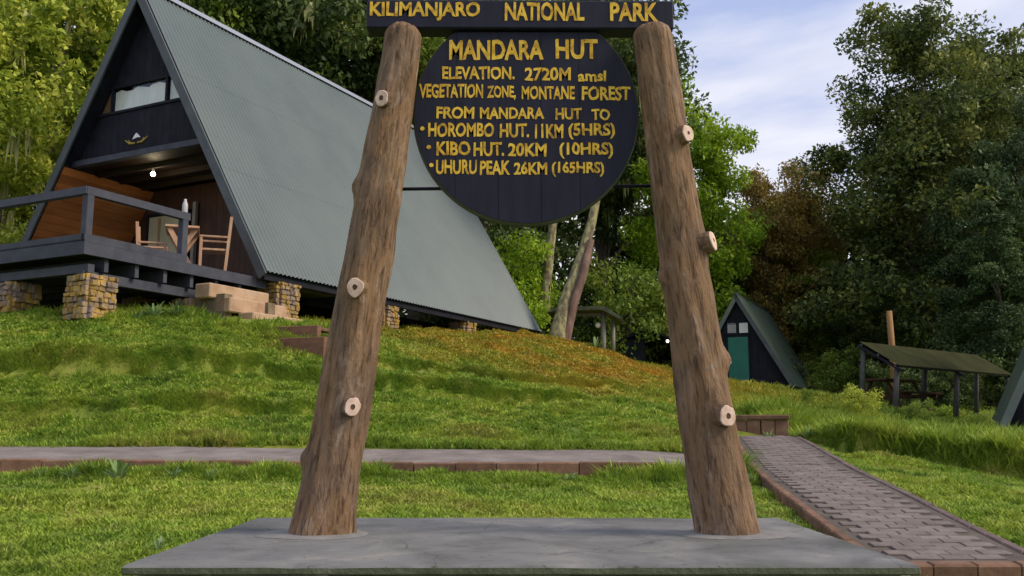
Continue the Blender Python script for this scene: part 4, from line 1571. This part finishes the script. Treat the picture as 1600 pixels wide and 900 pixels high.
# picnic table under it
q = P(1450, 642, 21.5)
pt = empty('picnic_table', (q.x + .3, q.y + 2.6, hz(q.x + .3, q.y + 2.6)), -psi4 + R(90))
tag(pt, 'red-brown picnic table in the shade of the open shelter', 'table')
for k in range(4):
    link('top_plank', box_mesh('top_plank', (1.9, .16, .04), M['dark_red_wood'], .004, (0, -.26 + k * .172, .85)), None, pt)
for s in (-1, 1):
    link('bench_plank', box_mesh('bench_plank', (1.9, .24, .04), M['dark_red_wood'], .004, (0, s * .72, .52)), None, pt)
    for e in (-1, 1):
        link('leg', MB().bar((s * .7, e * .62, 0), (s * .7, e * .2, .83), .05, .10, (1, 0, 0)).mesh('leg', [M['dark_red_wood']]), None, pt)
    link('cross_bar', box_mesh('cross_bar', (.05, 1.6, .09), M['dark_red_wood'], 0, (s * .66, 0, .45)), None, pt)
q = P(1389, 486, 27)
g = hz(q.x, q.y)
tag(link('timber_pole', MB().tube([(0, 0, -.2), (.03, 0, (q.z - g) * .5), (0, 0, q.z - g)], [.10, .09, .085], 10).mesh('timber_pole', [M['orange_wood']], True), None, None, (q.x, q.y, g)),
    'orange-brown timber pole rising behind the open shelter', 'pole')

# ------------------------------------------------------------------ small mossy roof and the dark shed on the crest
q = P(943, 553, 30)
ts = empty('mossy_shelter', (q.x, q.y, hz(q.x, q.y)), -.15)
tag(ts, 'little mossy-roofed shelter on pale posts beside the leaning tree', 'shelter')
zz = P(940, 484, 30).z - ts.location.z
mb = MB()
mb.prism([(-1.75, zz - .14), (-1.55, zz + .02), (.05, zz + .04), (.66, zz - .34), (.58, zz - .40), (.0, zz - .08), (-1.5, zz - .10)], -.7, .9, lambda p_, q_, d: (p_, d, q_))
link('roof', mb.mesh('roof', [M['moss']]), None, ts)
for x, y, r in ((0, -.1, .075), (.30, .3, .06), (-1.45, .1, .07)):
    link('post', MB().tube([(x, y, -.2), (x + .02, y, zz - .07)], [r * 1.15, r], 9).mesh('post', [M['grey_wood']], True), None, ts)
link('beam', MB().bar((-1.6, 0, zz - .16), (.30, 0, zz - .16), .08, .08).mesh('beam', [M['grey_wood']]), None, ts)
bm2 = bmesh.new(); bmesh.ops.create_uvsphere(bm2, u_segments=12, v_segments=8, radius=.09)
me = bpy.data.meshes.new('lamp_globe'); bm2.to_mesh(me); bm2.free(); me.materials.append(M['curtain'])
link('lamp_globe', me, None, ts, (-.16, -.14, zz - .52))

q = P(1020, 575, 35)
shd = empty('dark_shed', (q.x, q.y, q.z - .5), -.3)
tag(shd, 'low black shed half hidden behind the right log post', 'shed')
link('wall', MB().box((0, 1.2, .75), (2.2, .06, 1.5)).box((-1.07, 0, .75), (.06, 2.4, 1.5)).box((1.07, 0, .75), (.06, 2.4, 1.5)).box((-.6, -1.2, .75), (1.0, .06, 1.5)).mesh('wall', [M['dark_wood']]), None, shd)
link('roof', MB().prism([(-1.4, 1.32), (0, 1.86), (1.4, 1.32), (1.4, 1.26), (0, 1.78), (-1.4, 1.26)], -1.4, 1.4, lambda p_, q_, d: (p_, d, q_)).mesh('roof', [M['dark_wood']]), None, shd)
bm2 = bmesh.new(); bmesh.ops.create_uvsphere(bm2, u_segments=10, v_segments=8, radius=.055)
me = bpy.data.meshes.new('lamp'); bm2.to_mesh(me); bm2.free(); me.materials.append(M['bulb_white'])
q2 = P(1043, 533, 33.4)
lo = link('lamp', me, None, shd)
c, s = math.cos(.3), math.sin(.3)
dx, dy = q2.x - shd.location.x, q2.y - shd.location.y
lo.location = (dx * c - dy * s, dx * s + dy * c, q2.z - shd.location.z)
link('lamp_bracket', MB().bar(lo.location, lo.location + Vector((0, .45, .02)), .04, .04).mesh('lamp_bracket', [M['dark_wood']]), None, shd)

# ------------------------------------------------------------------ trees
def leaf_cloud(centers, radii, per, leaf, seed, squash=.7, droop=.2, elong=1.9):
    """many small folded leaves in clumps; returns verts and quads (2 tris each)"""
    g = np.random.default_rng(seed)
    n = len(centers) * per
    ci = np.repeat(np.arange(len(centers)), per)
    d = g.normal(size=(n, 3))
    d /= np.linalg.norm(d, axis=1)[:, None]
    rr = g.random(n) ** .45
    pos = centers[ci] + d * (rr * radii[ci])[:, None] * np.array([1, 1, squash])
    a = g.normal(size=(n, 3)) + d * .8 + np.array([0, 0, -droop])
    a /= np.linalg.norm(a, axis=1)[:, None]
    nn = g.normal(size=(n, 3)) * .8 + np.array([0, 0, .8])
    b_ = np.cross(nn, a)
    b_ /= np.linalg.norm(b_, axis=1)[:, None] + 1e-9
    up = np.cross(a, b_)
    L = leaf * g.uniform(.6, 1.35, n)[:, None]
    Wd = L / elong
    v = np.stack([pos - a * L * .5, pos + b_ * Wd * .5 + up * L * .07, pos + a * L * .5 - up * L * .10, pos - b_ * Wd * .5 + up * L * .07], 1).reshape(-1, 3)
    f = np.arange(n * 4).reshape(-1, 4)
    return v, f


def crown_centers(seed, rx, ry, rz, cz_, n, shape='round', hollow=.45):
    g = np.random.default_rng(seed)
    d = g.normal(size=(n, 3))
    d /= np.linalg.norm(d, axis=1)[:, None]
    lob = 1 + .28 * np.sin(d[:, 0] * 4.1 + seed) * np.cos(d[:, 1] * 3.7 + seed * 1.7) + .2 * np.sin(d[:, 2] * 5 + d[:, 0] * 3 + seed * .6)
    rr = hollow + (1 - hollow) * g.random(n) ** .6
    p = d * (rr * lob)[:, None] * np.array([rx, ry, rz])
    if shape == 'cone':
        t = (p[:, 2] + rz) / (2 * rz)
        k = 1.22 - .74 * np.clip(t, 0, 1)
        p[:, 0] *= k
        p[:, 1] *= k
    p[:, 2] += cz_
    return p


def trunk_mesh(seed, h, r0, centers, mat, limbs=9, lean=(0, 0), base_z=0):
    r = random.Random(seed)
    mb = MB()
    pts, rad = [], []
    k = 9
    for i in range(k + 1):
        t = i / k
        pts.append(Vector((lean[0] * t * t + .12 * math.sin(t * 5 + seed), lean[1] * t * t + .12 * math.cos(t * 4 + seed * 2), base_z - .3 + (h + .3) * t)))
        rad.append(r0 * (1 - .72 * t) * (1.35 if i == 0 else 1))
    mb.tube(pts, rad, 9, jit=.06)
    idx_ = r.sample(range(len(centers)), min(limbs, len(centers)))
    for j in idx_:
        c = Vector(centers[j])
        t = max(.35, min(.9, (c.z - base_z) / h * .72))
        a = pts[int(t * k)]
        if (c - a).length > 3.2 or c.z < a.z - .3:
            continue
        c = a.lerp(c, .88)
        m = a.lerp(c, .5) + Vector((r.uniform(-.3, .3), r.uniform(-.3, .3), r.uniform(-.1, .4)))
        q_ = r0 * (1 - .6 * t) * .42
        mb.tube([a, a.lerp(m, .5), m, c], [q_, q_ * .8, q_ * .55, q_ * .2], 6)
    return mb.mesh('trunk', [mat], True)


def beard_mesh(seed, centers, n, lmin, lmax):
    """hanging strands of lichen, each a bundle of tapering ribbons"""
    g = random.Random(seed)
    vs, fs = [], []
    for i in range(n):
        c = Vector(centers[g.randrange(len(centers))]) * 1.0 + Vector((g.uniform(-.5, .5), g.uniform(-.5, .5), -.2))
        L = g.uniform(lmin, lmax)
        for k in range(7):
            o_ = c + Vector((g.uniform(-.13, .13), g.uniform(-.13, .13), g.uniform(-.15, .15)))
            a = g.uniform(0, 6.3)
            w = g.uniform(.03, .07)
            s = Vector((math.cos(a) * w, math.sin(a) * w, 0))
            l2 = L * g.uniform(.5, 1)
            dr = Vector((g.uniform(-.1, .1), g.uniform(-.1, .1), 0))
            n0 = len(vs)
            vs += [o_ - s, o_ + s, o_ + s * .8 + dr - Vector((0, 0, l2 * .55)), o_ - s * .8 + dr - Vector((0, 0, l2 * .5)), o_ + dr * 1.6 - Vector((0, 0, l2))]
            fs += [(n0, n0 + 1, n0 + 2, n0 + 3), (n0 + 3, n0 + 2, n0 + 4)]
    return MB().add(vs, fs).mesh('beard_lichen', [M['beard']], False, False)


PROTO = {}


def proto(key, seed, rx, ry, rz, cz_, h, n, per, cr_, leaf, r0, shape='round', beard=0, hollow=.45, bark='bark', squash=.7, droop=.2, elong=1.9, limbs=9):
    g = np.random.default_rng(seed + 100)
    c = crown_centers(seed, rx, ry, rz, cz_, n, shape, hollow)
    rad = cr_ * g.uniform(.6, 1.3, n)
    v, f = leaf_cloud(c, rad, per, leaf, seed, squash, droop, elong)
    PROTO[key] = (v, f, trunk_mesh(seed, h, r0, c, M[bark], limbs), beard_mesh(seed, c, beard, .6, 1.6) if beard else None, {})


# unit trees, about 12 m tall; scaled when planted
proto('broad_a', 3, 3.4, 3.2, 4.4, 7.2, 9.5, 120, 250, .78, .21, .34, beard=48, hollow=.55)
proto('broad_b', 8, 3.8, 3.4, 3.9, 7.6, 9.5, 120, 250, .80, .21, .36, beard=36, hollow=.55)
proto('dense', 14, 2.6, 2.6, 5.0, 6.4, 9.0, 170, 230, .74, .19, .30, hollow=.6)
proto('tall', 21, 3.4, 3.3, 5.6, 6.8, 9.4, 270, 300, .62, .135, .30, shape='cone', hollow=.22, droop=-.3, limbs=26)
proto('airy', 33, 2.9, 2.7, 3.4, 8.2, 10.0, 120, 230, .75, .15, .24, hollow=.3, limbs=18)
proto('shrub', 41, 1.6, 1.5, 1.3, 1.3, 1.5, 46, 170, .50, .13, .09, hollow=.3)
LEAFN = {'leaf_yellow': 0, 'leaf_green': 0}


def plant(key, leafm, x, y, top, label, name='tree', cat='tree', group='forest trees round the clearing', wide=1.0, rz=None, base=None, trunk_mat=None, lean=0):
    v, f, tm, bm_, cache = PROTO[key]
    topz = {'broad_a': 12.0, 'broad_b': 12.0, 'dense': 12.0, 'tall': 12.9, 'airy': 12.0, 'shrub': 2.75}[key]
    g = hz(x, y) if base is None else base
    sc = (top - g) / topz
    t_ = empty(name, (x, y, g), rnd.uniform(0, 6.28) if rz is None else rz)
    tag(t_, label, cat, group)
    t_.scale = (sc * wide, sc * wide, sc)
    if lean:
        t_.rotation_euler[1] = lean
    if 'me' not in cache:
        cache['me'] = tri_mesh('crown', v, f, M[leafm], 4)
    link('trunk' if cat == 'tree' else 'stem', tm, None, t_)
    co_ = link('crown' if cat == 'tree' else 'foliage', cache['me'], None, t_)
    co_.material_slots[0].link = 'OBJECT'
    co_.material_slots[0].material = M[leafm]
    if bm_ and x < 12:
        kind(link('beard_lichen', bm_, None, t_), 'stuff')
    return t_


def topz_at(py, D):
    return P(800, py, D).z


GF = 'forest trees behind the large hut'
TREES = [  # proto, leaves, pixel x, distance, top pixel y, width, label, group
    ('broad_a', 'leaf_yellow', -70, 23, -60, 1.0, 'yellow-green lichen-hung tree at the far left edge of the photo', GF),
    ('broad_b', 'leaf_yellow', 60, 27, -70, .95, 'yellow-green tree with beard lichen left of the hut gable', GF),
    ('broad_a', 'leaf_green', -20, 33, -90, 1.0, 'tall green tree behind the lichen-hung trees at far left', GF),
    ('broad_a', 'leaf_green', 175, 31, -120, .9, 'green tree directly behind the tip of the hut gable', GF),
    ('broad_b', 'leaf_dark', 300, 36, -150, .9, 'dark tree rising behind the near end of the hut ridge', GF),
    ('broad_a', 'leaf_dark', 385, 37, -160, .85, 'tree with light hanging moss behind the upper hut roof', GF),
    ('broad_b', 'leaf_dark', 480, 37, -140, .85, 'dark mossy tree behind the middle of the hut ridge', GF),
    ('broad_a', 'leaf_green', 560, 38, -130, .85, 'green tree behind the top of the left log post', GF),
    ('broad_b', 'leaf_dark', 660, 40, -110, .85, 'dark tree behind the left edge of the round board', GF),
    ('broad_a', 'leaf_green', 760, 41, -120, .85, 'green tree hidden mostly behind the round board', GF),
    ('broad_b', 'leaf_dark', 940, 42, 20, .72, 'dark green tree behind the right edge of the round board', GF),
    ('dense', 'leaf_bright', 1080, 38, 142, .88, 'bright green rounded tree right of the right log post', None),
    ('airy', 'leaf_brown', 1243, 44, 228, .95, 'russet brown tree against the sky', None),
    ('dense', 'leaf_brown', 1205, 42, 290, .8, 'lower brownish tree beside the bright green tree', None),
    ('tall', 'leaf_grey', 1462, 37, -40, 1.06, 'tall spreading grey-green tree against the sky at right', None),
    ('broad_b', 'leaf_blue', 1610, 33, 175, .75, 'blue-green tree at the right edge of the photo', None),
    ('tall', 'leaf_grey', 1612, 42, -5, 1.0, 'grey-green tree behind the blue-green one at the right edge', None),
]
for key, lm, px, D, ty, wd, lb, gr in TREES:
    q = P(px, 500, D)
    plant(key, lm, q.x, D, topz_at(ty, D), lb, 'tree', 'tree', gr, wd)
GL = 'low dark trees at the forest edge on the right'
for key, lm, px, D, ty, wd, lb in [
        ('dense', 'leaf_dark', 1010, 44, 330, 1.1, 'low dark tree behind the right log post'),
        ('dense', 'leaf_dark', 1115, 43, 400, 1.25, 'dark low tree behind the small green-roofed hut apex'),
        ('dense', 'leaf_green', 1285, 42, 400, 1.25, 'dark green tree right of the small hut, under the russet tree'),
        ('dense', 'leaf_dark', 1365, 40, 400, 1.3, 'dark tree above the left end of the open shelter'),
        ('dense', 'leaf_dark', 1470, 36, 380, 1.3, 'dark tree above the middle of the open shelter'),
        ('dense', 'leaf_blue', 1560, 31, 350, 1.15, 'dark blue-green tree above the cut-off hut roof')]:
    q = P(px, 500, D)
    plant(key, lm, q.x, D, topz_at(ty, D), lb, 'tree', 'tree', GL, wd)
GS = 'shrubs at the foot of the forest'
for lm, px, D, ty, wd, lb in [
        ('leaf_bright', 788, 33, 352, .8, 'bright green shrub at the far end of the hut roof'),
        ('leaf_dark', 745, 36, 330, 1.0, 'dark shrub behind the hut roof under the round board'),
        ('leaf_dark', 830, 37, 360, 1.0, 'dark shrub behind the two lichened trunks'),
        ('leaf_green', 985, 35, 395, .9, 'mid green shrub left of the right log post above the shed'),
        ('leaf_dark', 915, 37, 420, 1.0, 'dark shrub behind the mossy shelter'),
        ('leaf_green', 1045, 38, 430, .9, 'leafy shrub behind the black shed'),
        ('leaf_yellow', -30, 22, 330, 1.1, 'yellow-green shrub behind the deck railing at far left'),
        ('leaf_bright', 25, 22, 372, .9, 'bright shrub under the deck rail at the left edge'),
        ('leaf_green', 1300, 36, 540, .9, 'green shrub right of the small hut roof'),
        ('leaf_yellow', 1338, 17.0, 600, .85, 'yellowish bush on the bank before the open shelter'),
        ('leaf_green', 1255, 20, 606, .7, 'low green bush below the small hut'),
        ('leaf_green', 1425, 17.0, 622, .9, 'low weedy bush on the bank below the open shelter'),
        ('leaf_green', 1520, 16.5, 640, .9, 'low leafy bush on the bank before the right-hand shelter posts'),
        ('leaf_dark', 1395, 29, 560, 1.0, 'dark shrub under the left half of the shelter roof'),
        ('leaf_dark', 1480, 30, 560, 1.0, 'dark shrub under the right half of the shelter roof'),
        ('leaf_dark', 1590, 30, 520, 1.0, 'dark shrub behind the cut-off hut')]:
    q = P(px, 500, D)
    plant('shrub', lm, q.x, D, topz_at(ty, D), lb, 'shrub', 'shrub', GS, wd * 1.0)

# two lichened trunks beyond the far end of the hut
def forest_tree(base_px, pts_px, D, rad, label, leafm, crown_at, seed, twin=None):
    Bp = P(base_px[0], base_px[1], D)
    t_ = empty('lichened_tree', Bp)
    tag(t_, label, 'tree', 'lichened trees beyond the hut')
    mb = MB()
    pts = [Vector((0, 0, -.4))] + [P(x, y, D + dd) - Bp for x, y, dd in pts_px]
    mb.tube(pts, rad, 10, jit=.10)
    top = pts[-1]
    g = np.random.default_rng(seed)
    c = crown_centers(seed, 2.6, 2.4, 2.2, 0, 60) + np.array(top) + np.array([crown_at[0], 0, crown_at[1]])
    for j in range(8):
        e = Vector(c[j])
        m = top.lerp(e, .5) + Vector((0, 0, .3))
        mb.tube([top - Vector((0, 0, .3)), m, e], [rad[-1] * .6, rad[-1] * .4, .03], 6)
    link('trunk', mb.mesh('trunk', [M['lichen_bark']], True), None, t_)
    if twin:
        link('stem', MB().tube([Vector((.25, 0, -.4))] + [P(x, y, D + dd) - Bp for x, y, dd in twin], [.22, .17, .15, .14, .10], 10, jit=.1).mesh('stem', [M['bark_brown']], True), None, t_)
    v, f = leaf_cloud(c, .9 * g.uniform(.6, 1.3, 60), 200, .20, seed)
    link('crown', tri_mesh('crown', v, f, M[leafm], 4), None, t_)
    kind(link('beard_lichen', beard_mesh(seed, c, 26, .6, 1.6), None, t_), 'stuff')


forest_tree((849, 484), [(851, 470, 0), (858, 400, .2), (866, 330, .4), (880, 230, .8), (878, 120, 1)], 33, [.26, .20, .17, .155, .14, .10],
            'pale upright lichened trunk beyond the far corner of the hut', 'leaf_green', (0, 1.2), 61)
forest_tree((872, 532), [(872, 522, 0), (886, 465, .3), (908, 405, .6), (925, 345, 1), (945, 240, 1.4), (962, 130, 1.6)], 28.6, [.36, .27, .22, .19, .16, .13, .09],
            'leaning lichened trunk on the dry knoll right of the hut', 'leaf_dark', (-.3, 1.0), 67, [(884, 528, 0), (896, 475, .1), (912, 425, .3), (924, 375, .6)])

# a far wood that reads as one mass behind the single trees
g = np.random.default_rng(5)
cs = []
for k in range(1500):
    px = g.uniform(-500, 2100)
    D = g.uniform(46, 64)
    lim = -250 if px < 980 else (330 if px < 1330 else 330 - min(1, (px - 1330) / 200) * 120)
    py = lim + (620 - lim) * g.random() ** .85
    q = P(px, py, D)
    cs.append((q.x, q.y, q.z))
cs = np.array(cs)
v, f = leaf_cloud(cs, g.uniform(1.2, 2.3, len(cs)), 95, .62, 9)
wood = kind(link('far_wood', tri_mesh('far_wood', v, f, M['leaf_dark'], 4)), 'stuff')
tag(wood, 'dense dark forest closing off the clearing behind the single trees', 'forest')

# ------------------------------------------------------------------ weeds along the kerb
def weed(x, y, size, label, n=9, seed=0):
    r = random.Random(seed)
    mb = MB()
    for k in range(n):
        a = r.uniform(0, 6.28)
        el = r.uniform(.35, 1.2)
        L = size * r.uniform(.6, 1.1)
        w = L * r.uniform(.05, .095)
        d = Vector((math.cos(a) * math.cos(el), math.sin(a) * math.cos(el), math.sin(el)))
        s = Vector((-math.sin(a), math.cos(a), 0)) * w
        p0 = Vector((0, 0, -.01))
        p1 = d * L * .5 + Vector((0, 0, L * .06))
        p2 = d * L * .85
        p3 = d * L * 1.05 - Vector((0, 0, L * .15))
        mb.add([p0 - s * .3, p0 + s * .3, p1 + s, p1 - s, p2 + s * .6, p2 - s * .6, p3], [(0, 1, 2, 3), (3, 2, 4, 5), (5, 4, 6)])
    o = link('weed_plant', mb.mesh('weed_plant', [M['weed']], True, False), None, None, (x, y, hz(x, y)))
    tag(o, label, 'plant', 'broad-leaved weeds in the lawn')


for i, (px, py, D, sz, lb) in enumerate([(112, 742, 8.55, .19, 'pale broad-leaved weed under the kerb near the left edge'), (185, 748, 8.4, .25, 'largest pale weed tuft in front of the kerb'),
                                         (62, 738, 8.7, .14, 'small pale weed against the kerb at far left'), (272, 742, 8.5, .17, 'pale weed by the kerb between the big tuft and the left post'),
                                         (430, 735, 8.7, .16, 'green weed by the kerb just left of the left post'), (250, 838, 5.4, .10, 'small weed beside the left corner of the plinth'),
                                         (890, 733, 8.7, .16, 'weed against the kerb between the two posts'), (1010, 730, 8.7, .14, 'weed against the kerb near the right post'),
                                         (1200, 655, 13.8, .20, 'weed growing in front of the brick step'), (1262, 668, 13.9, .30, 'leafy weed on the bank just right of the brick step'), (1420, 690, 13.2, .34, 'leafy weed on the bank edge below the open shelter'),
                                         (1520, 700, 12.6, .30, 'leafy weed on the bank edge below the cut-off hut'), (930, 520, 29, .5, 'leafy weed at the foot of the mossy shelter'),
                                         (330, 745, 8.5, .13, 'small weed in front of the kerb midway to the left post'), (1165, 745, 8.4, .18, 'weed on the lawn between the right post and the brick path'),
                                         (240, 492, 15.5, .38, 'leafy weed in the dark under the hut deck'),
                                         (215, 497, 15.2, .30, 'weed beside the corner pillar under the deck'), (275, 490, 15.8, .34, 'weed under the deck beside the stairs')]):
    q = P(px, py, D)
    weed(q.x, D, sz * .95, lb, 22, 50 + i)

# ------------------------------------------------------------------ grass
def blocked(x, y):
    m = (np.abs(x - cxp) < hw - .02) & (y > y_f + .02) & (y < y_b - .02)
    m |= (y > 8.99) & (y < 10.22 + .12 * vnoise(x * 5, x * 0)) & (x < 2.36)
    pxx = np.interp(y, cl[:, 1], cl[:, 0])
    m |= (np.abs(x - pxx) < PW + .06) & (y > 5.2) & (y < 14.2)
    m |= (np.abs(x - 3.85) < .45) & (y > 14.1) & (y < 14.8)
    c_, s_ = math.cos(PSI), math.sin(PSI)
    hxl = (x - hut.location.x) * c_ - (y - hut.location.y) * s_
    hyl = (x - hut.location.x) * s_ + (y - hut.location.y) * c_
    m |= (np.abs(hxl) < 3.2) & (hyl > -3.2) & (hyl < HLN)
    m |= (hxl > 3.8) & (hxl < 5.2) & (hyl > -1.65) & (hyl < .45)
    return m


def grass(name, n_tuft, per, d0, d1, label, seg2, hmul, wmul):
    g = np.random.default_rng(int(d0 * 10))
    D = d0 * (d1 / d0) ** g.random(n_tuft)
    u = g.uniform(-.72, .74, n_tuft)
    X, Y = u * D, D
    keep = ~blocked(X, Y)
    X, Y = X[keep], Y[keep]
    dens = fbm(X * 1.6 + 40, Y * 1.6, 3)
    keep = g.random(len(X)) < .6 + dens * .7
    X, Y = X[keep], Y[keep]
    n = len(X)
    ti = np.repeat(np.arange(n), per)
    N = n * per
    spread = .022 + .0035 * Y[ti]
    x = X[ti] + g.normal(size=N) * spread
    y = Y[ti] + g.normal(size=N) * spread
    ok = ~blocked(x, y)
    x, y, ti = x[ok], y[ok], ti[ok]
    N = len(x)
    z = height(x, y)
    tall = fbm(x * 1.1 + 7, y * 1.1 + 3, 3)
    tuss = fbm(x * 4 + 7, y * 4 + 3, 2)
    h = (.020 + .040 * np.clip(tall - .25, 0, 1) + .085 * np.clip(tuss - .50, 0, 1)) * g.uniform(.6, 1.5, N) * hmul
    # longer, unmown growth: along the kerb foot, on the right-hand bank and round the pillars
    longer = np.exp(-((y - 8.75) / .22) ** 2) * (x < 2.2) * (.3 + 2.4 * smooth(.42, .60, vnoise(x * .8, x * 0 + 3))) + 2.6 * smooth(3.9, 4.4, x) * smooth(-.1, .25, y - np.interp(x, BANKX, BANKY)) * (1 - .6 * smooth(3, 7, y - np.interp(x, BANKX, BANKY))) * (.4 + 1.2 * vnoise(x * 1.7, y * 1.7)) + .8 * smooth(14.5, 16, y) * (x < -3) + .9 * np.exp(-((y - 10.42) / .14) ** 2) * (x < 2.4)
    h = h * (1 + longer)
    a = g.uniform(0, 2 * np.pi, N)
    lean_ = g.uniform(.5, 1.9, N)
    dx, dy = np.cos(a) * lean_, np.sin(a) * lean_
    w = (.0036 + .00105 * y) * g.uniform(.7, 1.3, N) * wmul
    sx, sy = -np.sin(a) * w, np.cos(a) * w
    zz = z - .008
    base = np.stack([x, y, zz], 1)
    s = np.stack([sx, sy, np.zeros(N)], 1)
    tip = base + np.stack([dx * h * .8, dy * h * .8, h], 1)
    if seg2:
        mid = base + np.stack([dx * h * .25, dy * h * .25, h * .62], 1)
        v = np.stack([base - s, base + s, mid + s * .8, mid - s * .8, tip], 1).reshape(-1, 3)
        k = np.arange(N)[:, None] * 5
        f = np.concatenate([k + np.array([0, 1, 2]), k + np.array([0, 2, 3]), k + np.array([3, 2, 4])], 1).reshape(-1, 3)
    else:
        v = np.stack([base - s, base + s, tip], 1).reshape(-1, 3)
        f = np.arange(N * 3).reshape(-1, 3)
    o = kind(link(name, tri_mesh(name, v, f, M['grass'], 3)), 'stuff')
    tag(o, label, 'grass')


grass('near_grass', 40000, 9, 2.7, 9.0, 'short olive-green grass between the plinth and the footpath', True, .9, .62)
grass('hillside_grass', 105000, 10, 8.4, 38.0, 'green and dry orange grass on the slope below the huts', False, 1.25, 1.15)


def edge_grass():
    g = np.random.default_rng(77)
    n = 11000
    x = g.uniform(-9.5, 2.4, n)
    y = 10.33 + .05 * np.sin(x * .9) + .03 * np.sin(x * 2.3 + 1) + np.abs(g.normal(size=n)) * .12
    z = height(x, y)
    h = (.02 + .06 * vnoise(x * 3, y * 3)) * g.uniform(.4, 1.5, n)
    a = g.uniform(0, 6.28, n)
    w = .009 * g.uniform(.7, 1.3, n)
    base = np.stack([x, y, z - .01], 1)
    s_ = np.stack([-np.sin(a) * w, np.cos(a) * w, np.zeros(n)], 1)
    tip = base + np.stack([np.cos(a) * h * .6, np.sin(a) * h * .6 - .01, h], 1)
    v_ = np.stack([base - s_, base + s_, tip], 1).reshape(-1, 3)
    o = kind(link('verge_grass', tri_mesh('verge_grass', v_, np.arange(n * 3).reshape(-1, 3), M['grass'], 3)), 'stuff')
    tag(o, 'fringe of grass along the upper edge of the footpath', 'grass')


def ledge_grass():
    g = np.random.default_rng(99)
    xs_, ys_ = [], []
    for line, hgt in LEDGES:
        lx = np.array([p[0] for p in line]); ly = np.array([p[1] for p in line])
        n = int((lx[-1] - lx[0]) * hgt * 16000)
        x = g.uniform(lx[0] - .5, lx[-1] + .4, n)
        y = np.interp(x, lx, ly) + 0.25 * (fbm(x * 0.9 + 3, x * 0 + 1.7, 3) - .5) * 2 + g.normal(size=n) * .055 - .01
        xs_.append(x); ys_.append(y)
    x, y = np.concatenate(xs_), np.concatenate(ys_)
    ok = ~blocked(x, y)
    x, y = x[ok], y[ok]
    n = len(x)
    z = height(x, y)
    h = (.03 + .05 * vnoise(x * 3, y * 3)) * g.uniform(.5, 1.4, n)
    a = g.uniform(0, 6.28, n)
    w = (.004 + .0011 * y) * g.uniform(.7, 1.3, n)
    base = np.stack([x, y + .01, z - .01], 1)
    s_ = np.stack([np.cos(a) * w, .3 * np.sin(a) * w, .0 * w], 1)
    tip = base + np.stack([np.cos(a * 3) * h * .5, -np.abs(np.sin(a)) * h * .7 - .015, h * g.uniform(.3, 1, n)], 1)
    v_ = np.stack([base - s_, base + s_, tip], 1).reshape(-1, 3)
    o = kind(link('ledge_grass', tri_mesh('ledge_grass', v_, np.arange(n * 3).reshape(-1, 3), M['grass'], 3)), 'stuff')
    tag(o, 'grass hanging over the low terrace ledges on the slope', 'grass')


edge_grass()
ledge_grass()
